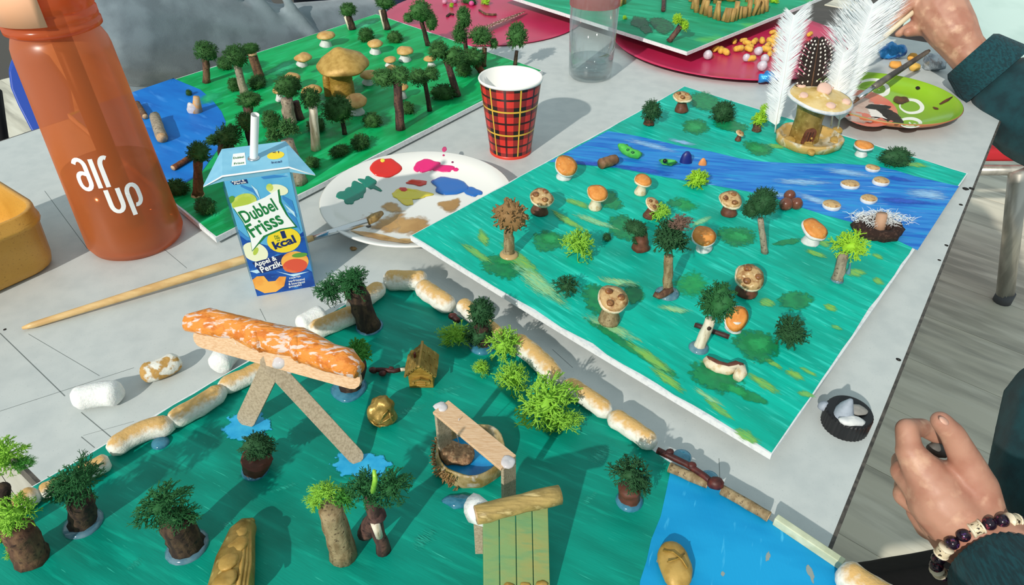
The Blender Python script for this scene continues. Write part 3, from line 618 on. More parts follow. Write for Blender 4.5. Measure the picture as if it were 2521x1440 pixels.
for lb, c, r, st, sd_ in [
 ('moss bush between the two leftmost trees at the far shore', (553, 158), (26, 17), 'fine', 1), ('wide moss bush at the foot of the short tan-topped tree', (633, 203), (34, 17), 'fine', 2),
 ('moss bush left of the pale grey trunk', (577, 210), (18, 20), 'fine', 3), ('moss bush tucked behind the orange bottle', (433, 462), (34, 24), 'pine', 0), ('moss bush at the near corner left of the juice carton', (505, 508), (36, 22), 'fine', 1),
 ('moss bush above the white plate rim, right one of the pair', (887, 350), (36, 19), 'pine', 2), ('flat moss bush above the white plate rim, left one of the pair', (835, 372), (32, 15), 'pine', 3),
 ('round moss bush right of the thin black trunk', (916, 297), (26, 22), 'fine', 0), ('moss bush behind the straw, left of the thick trunk', (668, 298), (28, 27), 'fine', 1), ('moss bush behind the tan split trunk', (778, 308), (32, 20), 'fine', 2),
 ('moss bush half hidden by the juice carton roof', (676, 372), (24, 20), 'pine', 3), ('moss bush right of the thin black trunk, near the right edge', (1091, 228), (35, 22), 'fine', 0), ('moss bush behind the tallest purple-brown trunk', (1000, 266), (28, 17), 'fine', 1),
 ('moss bush left of the tartan cup under the trees', (1141, 172), (26, 22), 'fine', 2), ('moss bush beside the far edge, behind the gold mushroom', (901, 88), (23, 20), 'fine', 3), ('moss bush at the far corner next to a white-stemmed mushroom', (972, 93), (21, 18), 'fine', 0),
 ('low dark moss bush between the rust trunk and the thick-trunked tree', (600, 395), (40, 14), 'pine', 2), ('tiny moss tuft at the lake shore beside a pale stump', (465, 229), (9, 9), 'fine', 1), ('moss bush behind the juice carton right of the leaning trunk', (770, 400), (26, 14), 'pine', 1)]:
    bush(SF, lb, c, r, st, L_forest, sd_, gB)
for lb, c, rx, bs_, ti in [
 ('tan mushroom with a white stem nearest the grey sweatshirt, at the far edge', (802, 88), 22, (802, 114), .1), ('tan mushroom with a fat white stem behind the gold mushroom house', (924, 108), 20, (924, 132), .1),
 ('tan mushroom with a wavy cap right of the far bushes', (997, 126), 22, (997, 150), .1), ('small tan mushroom behind the loose-crowned tree', (960, 147), 16, (958, 164), .1), ('small tan mushroom peeking over the loose tree crown', (964, 168), 13, (964, 186), .1),
 ('tan mushroom right beside the stem of the gold mushroom house', (908, 184), 21, (905, 207), .15), ('tan mushroom with a short stem left of the gold cap', (746, 142), 21, (743, 162), .15), ('tan mushroom peeking over the thick-trunked tree', (718, 192), 22, (718, 220), .2),
 ('tan mushroom half hidden left of the thick-trunked tree', (686, 222), 16, (690, 248), .2), ('tan mushroom rising behind the crown of the tan split trunk', (767, 224), 24, (767, 252), .2), ('wide pleated tan mushroom in front of the gold mushroom house', (876, 249), 27, (880, 280), .35),
 ('tan mushroom half hidden by the tallest purple-brown trunk', (990, 215), 16, (991, 242), .1), ('tan mushroom under the spreading tree near the right edge', (1058, 145), 15, (1063, 165), .1)]:
    mushroom(SF, lb, c, rx, bs_, 'tan', int(c[0]), gM, tilt=ti, rs=.58)
# gold mushroom house
b0 = SF.on(845, 234); k = ppc(b0)
gm = thing('mushroom_house', 'large matt gold mushroom house with a side turret on the green board', 'mushroom house', b0)
c = PY(842, 156, b0.y); r = 62/k; hs = c.z-b0.z
MB().lathe(b0, [(30/k, 0), (29/k, hs*.4), (27/k, hs*.45), (28/k, hs*.5), (26/k, hs*.98)], 24, amp=.12, fr=.8).build('stem', gold_dk, gm)
MB().lathe(c, [(.01, -.1), (r*.8, -.35), (r, -.3), (r*1.0, -.1), (r*.8, r*.18), (r*.5, r*.34), (r*.28, r*.5), (r*.15, r*.6), (.01, r*.63)], 32, tiltm(.12, 0), amp=.35, fr=.45).build('cap', gold_y, gm)
b1 = b0+V((-34/k, -.2, 0)); tw = MB().lathe(b1, [(11/k, 0), (10/k, 1.6), (9/k, 2.4), (5/k, 2.8), (.01, 2.9)], 14, amp=.1, fr=1).build('turret', gold_dk, gm)
# things in the forest lake
def lying(surf, p, q, rpx, mat, cut, name, label, cat='log', group=None):
    a, b_ = surf.on(*p), surf.on(*q); r = rpx/ppc(a); return log(a+V((0, 0, r)), b_+V((0, 0, r)), r, mat, cut, name, label, cat, None, group)
lying(SF, (385, 300), (403, 352), 13, bark_gr, cutwood, 'wood_log', 'mossy grey log with a pale cut end floating on the painted lake')
lying(SF, (340, 262), (360, 294), 7, bark_br, cutwood, 'wood_log', 'thin brown log beside the orange bottle on the painted lake')
lying(SF, (428, 420), (470, 394), 7, bark_rust, cutwood, 'wood_stick', 'rust-brown stick pointing into the painted lake', 'stick')
b0 = SF.on(486, 276); k = ppc(b0)
st_ = thing('tree_stump', 'pale stump with an orange side and milky glue at the lake shore', 'stump', b0)
MB().tube([b0, PY(483, 238, b0.y)], [13/k, 7/k], 10, True, amp=.1, fr=2).build('wood', mk('orange_cut_wood', '#d39a55', [('#b9a48a', 200, U3, 0, .4, .55)], rough=.6), st_)
MB().blob(b0+V((-.4, -.3, .5)), (.6, .3, .8), 10, 8, .25, 1).build('glue', glue_c, st_)
# ================================================================ teal board
gO, gS = 'orange-capped clay mushrooms on the teal board', 'spotted clay mushrooms on the teal board'
for lb, c, rx, bs_, kd, ti, ty in [
 ('orange-capped mushroom nearest the left end of the river, beside the log', (1391, 410), 30, (1388, 438), 'orangew', .55, .25), ('orange-capped mushroom on a cream stem left of centre, below the log', (1470, 477), 26, (1464, 513), 'orange', .5, .1),
 ('small orange-capped mushroom on a bulbous stem between log and lime bush', (1583, 445), 23, (1575, 477), 'orange', .25, .15), ('orange-capped mushroom right of the big dark tree', (1733, 583), 31, (1733, 615), 'orangew', .5, 0),
 ('broad orange-capped mushroom left of the lime tree', (2005, 566), 34, (1995, 597), 'orangew', .35, .2), ('orange-capped mushroom leaning behind the white-trunked tree', (1813, 785), 32, (1803, 810), 'orangew', .9, .1),
 ('orange-capped mushroom at the far edge between tower and dark bush', (2125, 359), 23, (2119, 383), 'orangew', .1, 0)]:
    mushroom(ST, lb, c, rx, bs_, kd, int(c[0]), gO, tilt=ti, ty=ty, flat=.5 if ti < .8 else .35)
for lb, c, rx, bs_, kd, ti, ty in [
 ('spotted mushroom on a dark brown stem nearest the brown lichen tree', (1333, 487), 31, (1327, 523), 'spot', .3, .1), ('spotted mushroom on a dark stem left of the chocolate-brown balls', (1798, 493), 28, (1794, 527), 'spot', .4, 0),
 ('largest spotted mushroom on a light brown stem at the front of the teal board', (1508, 738), 39, (1499, 790), 'spotl', .35, .1), ('spotted mushroom on a squashed brown stem behind the white-trunked tree', (1845, 683), 38, (1836, 722), 'spot', .5, .05),
 ('spotted mushroom at the far corner of the teal board', (1680, 240), 24, (1677, 274), 'spot', .15, 0), ('tiny brown-stemmed mushroom near the tower', (1822, 328), 11, (1816, 346), 'spot', .3, .3),
 ('bent brown and white mushroom behind the lime tuft', (1607, 503), 20, (1595, 535), 'spot', .5, .4)]:
    mushroom(ST, lb, c, rx, bs_, kd, int(c[0]), gS, tilt=ti, ty=ty, rs=.6, flat=.5)
gTT = 'trees on the teal board'
tree(ST, 'tree with a curly golden-brown lichen crown at the left end of the teal board', (1253, 628), (1253, 565), 14, 11, [(1256, 532, 46, 46)], bark_tan, L_brown, 'brown', 1, gTT, gl=24, glm=mk('ochre_glue', '#b79a6a', rough=.3))
t_ = tree(ST, 'big dark lichen tree with reddish strands and a curled root', (1643, 722), (1646, 630), 12, 11, [(1650, 588, 52, 50)], bark_tan, L_deep, 'dark', 2, gTT, gl=30)
b0 = ST.on(1643, 722); k = ppc(b0); MB().tube([ST.on(1650, 712, .5), ST.on(1636, 722, .4), ST.on(1622, 730, .3), ST.on(1610, 724, .35)], [.35, .3, .25, .2], 8, amp=.05, fr=3).build('root', bark_br, t_)
c = PY(1660, 560, b0.y); foliage(t_, c+V((.3, -.3, .6)), (1.0, .9, .5), 'open', leafm('reddish_strands', '#8a6a5c', '#5a4a3c', '#b08a7c'), 3, 'strands')
tree(ST, 'dark lichen tree on a thin grey trunk beside the chocolate-brown balls', (1883, 622), (1872, 538), 8, 7, [(1878, 498, 46, 38), (1850, 515, 24, 26)], bark_gr, L_deep, 'fine', 3, gTT)
t_ = tree(ST, 'dark lichen tree on a peeled white trunk at the front of the teal board', (1720, 857), (1750, 785), 15, 12, [(1768, 742, 46, 54)], palewood, L_dark, 'pine', 4, gTT, gl=24)
b0 = ST.on(1720, 857); c = PY(1747, 800, b0.y); MB().blob(c+V((-.1, -.35, 0)), (.16, .08, .2), 8, 6).build('knot_hole', bark_dk, t_)
t_ = tree(ST, 'bright lime lichen tree on a grey trunk by the right edge of the teal board', (2061, 690), (2078, 622), 13, 11, [(2095, 605, 48, 40)], bark_gr, L_limed, 'open', 1, gTT, gl=15)
b0 = ST.on(2061, 690); MB().tube([PY(2095, 640, b0.y), PY(2092, 660, b0.y), PY(2088, 672, b0.y), PY(2088, 676, b0.y)], [.03, .08, .2, .05], 8).build('glue_drop', glue, t_)
tree(ST, 'upright dark lichen tuft in a brown pot, far left edge of the teal board', (1597, 307), (1597, 290), 13, 11, [(1604, 274, 27, 30)], clay_pot, L_deep, 'pine', 2, gTT)
tree(ST, 'lime lichen tuft on a short brown stub left of the tower', (1862, 322), (1866, 300), 11, 9, [(1870, 295, 25, 18), (1882, 272, 11, 18)], bark_br, L_limed, 'lime', 3, gTT)
tree(ST, 'low dark lichen tree on a red-brown clay trunk touching the big dark tree', (1577, 612), (1580, 560), 21, 11, [(1566, 562, 36, 20), (1566, 592, 18, 8)], clay_br, L_deep, 'fine', 1, gTT)
gBT = 'lichen bushes on the teal board'
for lb, c, r, st, m, sd_ in [('spiky lime lichen bush right of the brown lichen tree', (1424, 602), (46, 46), 'open', L_lime, 2), ('round lime lichen bush on the river bank', (1717, 443), (36, 25), 'lime', L_limed, 3), ('lime lichen tuft behind the big dark tree', (1622, 522), (28, 24), 'lime', L_lime, 0),
 ('dark lichen bush with pale strands at the front left of the teal board', (1396, 704), (35, 28), 'open', L_deep, 1), ('large dark lichen bush at the right front of the teal board', (1946, 820), (46, 42), 'dark', L_deep, 2), ('broad dark moss bush at the far edge left of the tower', (1780, 277), (38, 28), 'fine', L_deep, 3), ('dark moss bush at the far right corner of the teal board', (2206, 388), (42, 27), 'fine', L_deep, 0), ('tiny dark moss crumb in the middle of the teal board', (1494, 584), (14, 11), 'fine', L_deep, 2)]:
    bush(ST, lb, c, r, st, m, sd_, gBT, 'lichen_bush')
lying(ST, (1478, 415), (1514, 404), 13, mk('cork_brown_log', '#6e4d33', [('#8a6646', 200, U3, 0, .4, .6)], rough=.6, bump=.04), mk('cork_end', '#7d5a3e', rough=.6), 'wood_log', 'short thick brown log on the near river bank')
lying(ST, (1710, 804), (1793, 834), 6, mk('dark_red_twig', '#3b2220', rough=.6), bark_br, 'twig', 'dark twig lying behind the peeled white trunk', 'twig')
# clay worm
wm = thing('clay_worm', 'cream clay worm with brown back, curled at one end', 'clay worm', ST.on(1780, 915))
pts = [ST.on(*p, .32) for p in ((1738, 884), (1748, 893), (1768, 904), (1790, 909), (1810, 904), (1822, 908), (1824, 918), (1815, 930))]
MB().tube(pts, [.3, .42, .42, .4, .42, .45, .42, .32], 12, amp=.05, fr=3).build('body', clay_cream, wm)
MB().tube([p+V((0, .05, .18)) for p in pts[:7]], [.1, .26, .28, .26, .3, .3, .2], 10).build('brown_back', clay_br, wm)
# river animals
gr_c = mk('bright_green_clay', '#4fb84a', [('#3fa63e', 200, U3, 0, .4, .6)], rough=.4); gr_d = mk('dark_green_clay', '#1d6b35', rough=.45)
cr = thing('clay_snake', 'bright green clay snake with dark spots in the painted river', 'clay animal', ST.on(1550, 368))
pts = [ST.on(1523, 356, .9), ST.on(1530, 361, .65), ST.on(1540, 369, .42), ST.on(1556, 378, .4), ST.on(1570, 381, .4), ST.on(1578, 380, .35)]
MB().tube(pts, [.15, .42, .52, .5, .48, .22], 12).build('body', gr_c, cr)
for p in ((1541, 360), (1545, 371), (1556, 377)): q = ST.on(*p, .55); MB().blob(q+V((0, -.25, .22)), (.2, .16, .14), 8, 6).build('spot', gr_d, cr)
cr = thing('clay_crocodile', 'green clay crocodile head with open mouth in the painted river', 'clay animal', ST.on(1643, 392))
MB().tube([ST.on(1624, 394, .3), ST.on(1634, 399, .3), ST.on(1650, 402, .25), ST.on(1666, 399, .2)], [.15, .42, .4, .12], 10, flat=.6).build('lower_jaw', gr_c, cr)
MB().tube([ST.on(1626, 394, .5), ST.on(1636, 396, .75), ST.on(1650, 397, 1.0), ST.on(1663, 396, 1.3)], [.15, .38, .34, .1], 10, flat=.6).build('upper_jaw', gr_c, cr)
MB().blob(ST.on(1637, 396, 1.25), .22, 8, 6).build('eye', mk('black_clay', '#0d1512', rough=.4), cr)
def fin(lb, p, r, h, m, nm):
    b0 = ST.on(*p); k = ppc(b0); MB().lathe(b0, [(r/k, 0), (r*.95/k, h*.3/k), (r*.7/k, h*.7/k), (r*.3/k, h*.95/k), (.01, h/k)], 16, amp=.1, fr=1.3, sy=.6).build(nm, m, None, label=lb, cat='clay fin')
fin('navy blue clay fin standing in the painted river', (1688, 400), 16, 30, mk('navy_clay', '#16256e', rough=.4), 'clay_fin')
fin('small orange clay fin standing in the painted river', (1729, 406), 10, 20, mk('orange_clay', '#d98c4c', rough=.5), 'clay_fin')
# stepping stones
for lb, c, r in [('stepping stone nearest the far bank', (2147, 416), 17), ('stepping stone left of the pair in the middle of the river', (2091, 455), 23), ('stepping stone right of the pair in the middle of the river', (2168, 448), 20), ('stepping stone closest to the white fluff', (2137, 492), 21), ('stepping stone nearest the near bank', (2044, 507), 22)]:
    g0 = ST.on(c[0], c[1]+4); k = ppc(g0); rr = r/k
    o = thing('stepping_stone', 'tan clay '+lb, 'stone', g0, 'stepping stones in the painted river')
    MB().lathe(g0, [(rr*.9, 0), (rr, .15), (rr*.97, .34), (rr*.8, .42), (.01, .44)], 18, amp=.18, fr=.8, sy=.85).build('rim', clay_wh, o)
    MB().lathe(g0, [(rr*.93, .38), (rr*.8, .45), (.01, .48)], 18, amp=.18, fr=.8, sy=.85).build('painted_top', spot_tan, o)
choc = mk('glossy_chocolate_clay', '#6b3f30', [('#9a7462', 150, U3, 0, .55, .65)], rough=.3)
for lb, c, r in [('topmost glossy chocolate-brown clay ball of the trio by the river', (1941, 486), 14), ('left glossy chocolate-brown clay ball of the trio by the river', (1932, 508), 16), ('right glossy chocolate-brown clay ball of the trio by the river', (1958, 506), 15)]:
    g0 = ST.on(c[0], c[1]+6); k = ppc(g0); rr = r/k; MB().blob(g0+V((0, 0, rr*.85)), rr, 16, 12, rr*.1, 1.2).build('clay_ball', choc, None, label=lb, cat='ball', group='chocolate-brown balls by the river')
# nest of fluff
g0 = ST.on(2155, 572); k = ppc(g0)
ns = thing('fluff_nest', 'dark brown nest with a tan stump and white down at the river mouth', 'nest', g0)
rg = MB()
for i in range(25): pass
ring = [g0+V((math.cos(t)*46/k, math.sin(t)*44/k*.8, .45)) for t in [2*math.pi*i/24 for i in range(25)]]
MB().tube(ring, .55, 10, False, amp=.4, fr=1.5).build('ring', mk('dark_brown_wool', '#2b1a14', [('#4a342a', 400, U3, 0, .5, .65)], rough=.95, bump=.1, bs=500), ns)
MB().lathe(g0, [(38/k, .1), (.01, .25)], 20).build('floor', MATS['dark_brown_wool'], ns)
MB().tube([g0+V((.1, -.3, .2)), g0+V((-.1, -.1, 2.0))], [.5, .45], 10).build('stump', mk('pinkish_tan_wood', '#b58f74', rough=.7), ns)
rn = random.Random(3); fb = MB()
for i in range(420):
    a = rn.uniform(0, 6.28); rr = rn.uniform(0, 1.0)**.6; p = g0+V((math.cos(a)*rr*2.4+rn.uniform(-.5, .9), math.sin(a)*rr*1.2+.6, 1.0+rn.uniform(-.2, 1.0)*(1-rr)))
    d = V((rn.uniform(-1, 1.2), rn.uniform(-.7, .7), rn.uniform(-.5, .6)))*rn.uniform(.4, 1.0)
    fb.tube([p, p+d*.5+V((0, 0, .12)), p+d], [.022, .018, .008], 3, False)
down_m = mk('white_down', '#e8ecec', rough=.8)
fb.build('down', down_m, ns, kind='stuff')
# ---- mushroom tower with feathers
b0 = ST.on(1988, 352); k = ppc(b0)
tw = thing('mushroom_tower', 'cream mushroom tower with pink-dotted roof, brown door and a gold walled dish', 'mushroom house', b0)
R0 = 76/k; dish_m = mk('gold_over_white_clay', '#c2a05c', [('#d9d2bd', 60, U3, 0, .52, .64), ('#9b8a5c', 120, U3, 0, .55, .68)], rough=.5, metal=.1, bump=.04)
MB().lathe(b0, [(R0*.85, 0), (R0*.97, .12), (R0*.98, .5), (R0*1.02, .95), (R0*.95, 1.1), (R0*.88, .8), (R0*.82, .4), (.01, .35)], 40, amp=.3, fr=.5).build('dish', dish_m, tw)
ts = b0+V((-.35, .5, .3)); tt = PY(1997, 255, ts.y); hh = tt.z-ts.z; rt = 34/k
MB().lathe(ts, [(rt*1.05, 0), (rt*.97, hh*.3), (rt*.93, hh*.6), (rt*1.0, hh*.85), (rt*1.05, hh)], 28, amp=.1, fr=.6).build('tower', gold, tw)
dr = []
for i in range(9):
    a = math.pi*i/8; dr.append((math.cos(a)*.62, 1.15+math.sin(a)*.6))
dr = [(.62, 0)]+dr+[(-.62, 0)]
yy = ts.y-rt*1.02; dpts = [V((ts.x-.25+p[0]+p[1]*.12, yy-.06, ts.z+.15+p[1])) for p in dr]
do = MB().prism(dpts, (0, .25, 0)).build('door', clay_br, tw, smooth=False)
for dx in (-.3, 0, .3): MB().box((ts.x-.2+dx, yy-.09, ts.z+.85), (.03, 0, 0), (0, .03, 0), (.06, 0, .65)).build('board_line', bark_dk, do, smooth=False)
MB().blob((ts.x+.1, yy-.12, ts.z+.8), .14, 8, 6).build('door_knob', gold_y, do)
cc = PY(2020, 240, ts.y-.2); rc = 78/k; mt = tiltm(.12, .1)
cp = MB().lathe(cc, [(.01, -.35), (rc*.75, -.5), (rc*.97, -.25), (rc, .0), (rc*.92, .12)], 36, mt, amp=.25, fr=.5).build('roof', clay_wh, tw)
MB().lathe(cc, [(rc*.95, .05), (rc*.85, .2), (rc*.5, .42), (rc*.25, .6), (rc*.15, .95), (.01, 1.0)], 36, mt, amp=.25, fr=.5).build('roof_top', mk('cream_gold_wash', '#d9c087', [('#c9a85e', 60, U3, 0, .42, .62), ('#efe3c2', 90, U3, 0, .58, .7)], rough=.5, bump=.03), cp)
pink = mk('pink_clay_dot', '#dcb7a6', rough=.6)
for x, y, s_ in ((0, .0, .75), (-.62, -.18, .45), (.05, -.66, .5), (.66, -.3, .45), (-.5, .5, .5), (.45, .55, .4)):
    q = cc+mt @ V((x*rc, y*rc, 1.05 if x == y == 0 else .65-.5*math.hypot(x, y)))
    MB().lathe(q, [(s_, -.15), (s_, .12), (s_*.8, .2), (.01, .22)], 14, tiltm(.5 if x == y == 0 else .35, 0), amp=.06, fr=2).build('dot', pink, cp)
for p, s_ in (((1945, 345), .6), ((2058, 345), .6), ((2062, 320), .55), ((1990, 352), .45), ((1992, 362), .55), ((1998, 374), .4), ((2052, 330), .4)):
    q = G(p[0], p[1], b0.z+.55 if p[1] < 360 else b0.z+.6)
    MB().lathe(q, [(s_, -.2), (s_, .08), (s_*.8, .14), (.01, .15)], 12, tiltm(.3, 0), amp=.05, fr=2).build('gold_dot', gold_y, tw)
# feathers
def feather(label, pts, widths, tip, mat, qmat, seed, dots=None, dense=150, name='feather', fuzz=.25, group=None, sdv=None):
    pts = [V(p) for p in pts]; o = thing(name, label, 'feather', pts[0], group); rn = random.Random(seed)
    def at(f):
        x = f*(len(pts)-1); i = min(int(x), len(pts)-2); return pts[i].lerp(pts[i+1], x-i)
    def wd(f):
        x = f*(len(widths)-1); i = min(int(x), len(widths)-2); a, b_ = widths[i], widths[i+1]; return (a[0]+(b_[0]-a[0])*(x-i), a[1]+(b_[1]-a[1])*(x-i))
    t = (pts[-1]-pts[0]).normalized(); side = sdv or V((1, 0, 0)); side = (V(side)-t*V(side).dot(t)).normalized(); nn = side.cross(t)
    b = MB(); f0 = tip
    for i in range(dense):
        f = f0+(1-f0)*i/dense
        for s_ in (-1, 1):
            w = wd(f)[0 if s_ < 0 else 1]*rn.uniform(.85, 1.05)
            if w < .05: continue
            p = at(f); d = (side*s_+t*(.9+rn.uniform(-.2, .2))).normalized()
            z = nn*rn.uniform(-1, 1)*fuzz*w*.4
            q = p+d*w*1.2; hw = .09 if not fuzz > .3 else .045
            u = t*hw
            b.add([p-u, p+u, p+(q-p)*.6+z*.4+u*.8, p+(q-p)*.6+z*.4-u*.8, q+z], [(0, 1, 2, 3), (3, 2, 4)])
    bl = b.build('vane', mat, o)
    n = len(pts); MB().tube(pts, [.11-.08*i/(n-1) for i in range(n)], 7).build('quill', qmat, o)
    if dots:
        db = MB()
        for s_ in (-1, 1):
            for row in (.25, .5, .78):
                for i in range(11):
                    f = f0+(1-f0)*(i+.5+(.5 if row == .5 else 0))/12; w = wd(f)[0 if s_ < 0 else 1]
                    d = (side*s_+t*.9).normalized(); q = at(f)+d*w*1.2*row-nn*.08*(1 if (nn.y > 0) else -1); 
                    db.blob(q, (.1, .05, .12), 7, 4)
        db.build('white_dots', dots, o)
    return o
wf_m = mk('white_feather', '#eef1f1', [('#dfe6e8', 60, U3, 0, .4, .7)], rough=.7); qw = mk('feather_quill', '#e9ebe6', rough=.35)
Yt = ts.y+1.2
feather('white feather standing left of the tower, with a broad cut tip', [PY(1908, 325, Yt), PY(1912, 290, Yt), PY(1930, 190, Yt), PY(1943, 100, Yt), PY(1955, 38, Yt)], [(.5, .4), (1.5, .5), (1.9, 1.0), (1.9, 1.6), (1.8, 2.2), (1.2, 1.8)], .12, wf_m, qw, 1, dense=420, fuzz=.35)
feather('tall white feather leaning right behind the tower roof', [PY(2062, 320, Yt+.6), PY(2070, 280, Yt+.6), PY(2095, 190, Yt+.6), PY(2120, 100, Yt+.6), PY(2150, 10, Yt+.6)], [(.6, .6), (1.8, 1.0), (3.6, 1.4), (4.6, 3.0), (4.0, 4.2), (2.6, 3.4)], .15, wf_m, qw, 2, dense=460, fuzz=.45)
feather('white feather beside the tall white one, its quill reaching the dish', [PY(2046, 310, Yt+.3), PY(2052, 270, Yt+.3), PY(2062, 200, Yt+.3), PY(2078, 130, Yt+.3)], [(.5, .5), (1.8, 1.6), (2.0, 2.0), (1.6, 1.6)], .2, wf_m, qw, 4, dense=260, fuzz=.5)
feather('black feather with white dots rising behind the tower roof', [PY(1985, 300, Yt+.1), PY(2000, 200, Yt+.1), PY(2008, 150, Yt+.1), PY(2016, 96, Yt+.1)], [(1.6, 1.6), (2.4, 2.0), (2.3, 2.3), (1.9, 1.7), (.5, .4)], .12, mk('black_feather', '#2a201c', rough=.7), bark_br, 3, dots=mk('feather_dot', '#e7dfd4', rough=.7), dense=120, fuzz=.2)
# ================================================================ back board: palisade and palm
pal = thing('stick_palisade', 'ring-shaped palisade of tan sticks on the emerald board', 'palisade', SK.on(1800, 20))
rn = random.Random(5); pstk = mk('tan_painted_stick', '#b59356', [('#8f6f3e', 200, (1, 1, .2), 0, .4, .62)], rough=.65, bump=.04)
front = [(1706, 22), (1715, 30), (1726, 34), (1737, 38), (1748, 42), (1759, 46), (1770, 50), (1780, 52), (1790, 54), (1800, 53), (1810, 50), (1821, 46), (1832, 43), (1843, 40), (1854, 38), (1865, 35), (1876, 32), (1885, 28)]
for p in front:
    g0 = SK.on(*p); h = rn.uniform(1.6, 3.0); r = rn.uniform(.36, .5)
    MB().tube([g0, g0+V((rn.uniform(-.5, .5), rn.uniform(-.1, .4), h))], [r, r*.95], 8, amp=.06, fr=3).build('stick', pstk, pal)
for p in [(1700+20*i, 4+8*math.sin(i*.9)) for i in range(10)]:
    g0 = SK.on(*p); MB().tube([g0, g0+V((rn.uniform(-.4, .4), rn.uniform(-.1, .4), rn.uniform(1.8, 3.2)))], [.42, .38], 8, amp=.06, fr=3).build('stick', pstk, pal)
for c, r in (((1725, 4), 14), ((1765, 0), 22), ((1800, 2), 18)):
    g0 = SK.on(c[0], c[1]); rr = r/ppc(g0); MB().blob(g0+V((0, 0, rr*.8)), rr, 12, 8, .15, 1).build('clay_mound', gold_y, pal)
o = thing('stick_stump', 'pair of tan stick stubs behind the clear bottle', 'stick', SK.on(1530, 12))
for dx in (0, 9): g0 = SK.on(1526+dx, 14-dx*.5); MB().tube([g0, g0+V((0, 0, 1.8))], .45, 8, amp=.06, fr=3).build('stub', pstk, o)
tree(SK, 'leaning palm of dark twig with a lime lichen top on the emerald board', (1646, 103), (1676, 64), 7, 7, [(1668, 50, 16, 16), (1684, 65, 12, 16)], bark_purple, L_limed, 'lime', 2, None, name='moss_palm')
lying(SK, (1632, 30), (1634, -6), 5, bark_purple, None, 'twig', 'thin dark twig upright at the frame top on the emerald board', 'twig')
bush(SK, 'lime lichen tuft beside the palisade', (1905, 2), (16, 8), 'lime', L_limed, 1, None, 'lichen_bush')
bush(SK, 'tiny lime lichen crumb near the clear bottle', (1538, 44), (7, 6), 'lime', L_limed, 2, None, 'lichen_bush')
# ================================================================ near board
gN = 'trees on the deep green board'
gP = 'foam peanuts edging the deep green board'
def np_(p, z=.6): return G(p[0], p[1], z)
for a, b_, r, lb, bend in [
 ((958, 690), (1038, 690), 22, 'toasted foam peanut topping the far corner of the deep green board', 0), ((1042, 708), (1105, 750), 21, 'toasted foam peanut just right of the far corner', -.1), ((1140, 752), (1175, 782), 18, 'toasted foam peanut half hidden by dark lichen, right edge', 0),
 ((1195, 800), (1240, 838), 18, 'foam peanut almost buried under lime lichen, right edge', 0), ((1272, 840), (1368, 932), 22, 'long toasted foam peanut right of the lime lichen, upper one', .15), ((1398, 950), (1490, 1012), 21, 'toasted foam peanut in the middle of the right edge', .1), ((1512, 1030), (1600, 1088), 22, 'last foam peanut of the right edge, beside the twigs', .1),
 ((933, 710), (868, 752), 19, 'toasted foam peanut behind the tall dark trunk', .1), ((872, 772), (775, 812), 21, 'toasted foam peanut below the flat dark lichen crown', .05), ((660, 900), (552, 950), 20, 'thin toasted foam peanut behind the wide leg of the frame', .1), ((540, 965), (428, 1032), 22, 'toasted foam peanut at the middle of the left edge', .15), ((415, 1050), (285, 1105), 23, 'long curved toasted foam peanut with glue beneath it', -.5),
 ((258, 1140), (205, 1165), 20, 'toasted foam peanut right above the bushy black-trunked tree', 0), ((165, 1188), (110, 1208), 18, 'foam peanut behind the bushy black-trunked tree at the table edge', 0), ((78, 1218), (18, 1262), 22, 'toasted foam peanut at the table corner, leftmost of the edge', .1), ((2088, 1412), (2185, 1475), 34, 'big toasted foam peanut beside the lake in the lower right corner', -.2)]:
    g1, g2 = np_(a), np_(b_); rr = 1.12*r/ppc(g1); up = V((0, 0, rr*.9))
    e1, e2 = G(a[0], a[1], .6+rr*.9), G(b_[0], b_[1], .6+rr*.9); ex_ = (e2-e1).normalized()*rr*.5
    peanut(e1-ex_, e2+ex_, rr, lb, None, bend, gP)
g1 = G(178, 985, .85); g2 = G(298, 968, .85)
peanut(g1, g2, .85, 'plain white foam peanut lying on the table', foam_w, .25, 'loose foam peanuts on the table')
peanut(G(348, 920, .75), G(440, 884, .75), .72, 'gold-brushed foam peanut lying on the table', mk('gold_brushed_foam', '#e3e2d8', [('#b98f4c', 180, U3, 0, .46, .56)], rough=.75, bump=.06, bs=400), -.25, 'loose foam peanuts on the table')
peanut(G(535, 905, .9), G(572, 850, 1.0), .85, 'white foam peanut under the orange log, pointing at the viewer', foam_w, .0, 'loose foam peanuts on the table')
peanut(G(735, 805, .85), G(800, 772, .9), .8, 'white foam peanut outside the left edge behind the orange log', foam_w, 0, 'loose foam peanuts on the table')
tree(SNB, 'tall thick black trunk with a flat windswept dark lichen crown at the far corner', (910, 805), (872, 705), 28, 25, [(860, 700, 50, 36), (810, 715, 48, 32), (875, 680, 36, 22)], bark_dk, L_dark, 'flat', 1, gN, gl=34, glm=glue_b)
tree(SNB, 'lime lichen tree on a black trunk behind the end of the orange log', (860, 958), (882, 895), 25, 22, [(882, 868, 38, 34)], bark_dk, L_mid, 'lime', 2, gN, gl=44, glm=glue_b)
tree(SNB, 'dense dark lichen tree at the right edge above the lime lichen trail', (1190, 850), (1185, 800), 20, 18, [(1185, 770, 36, 42), (1180, 820, 36, 36)], bark_dk, L_deep, 'pine', 3, gN, gl=36, glm=glue_b)
tree(SNB, 'dark lichen ball in a brown clay pot in front of the blue splash', (628, 1158), (632, 1130), 28, 36, [(634, 1098, 43, 40)], clay_pot, L_deep, 'pine', 0, gN, name='potted_lichen', gl=33, glm=glue_b)
tree(SNB, 'dark lichen ball in a brown clay pot next to the blue lake', (1549, 1232), (1550, 1200), 25, 27, [(1553, 1165, 54, 46), (1578, 1192, 32, 32)], clay_pot, L_deep, 'open', 1, gN, name='potted_lichen', gl=33, glm=glue_b)
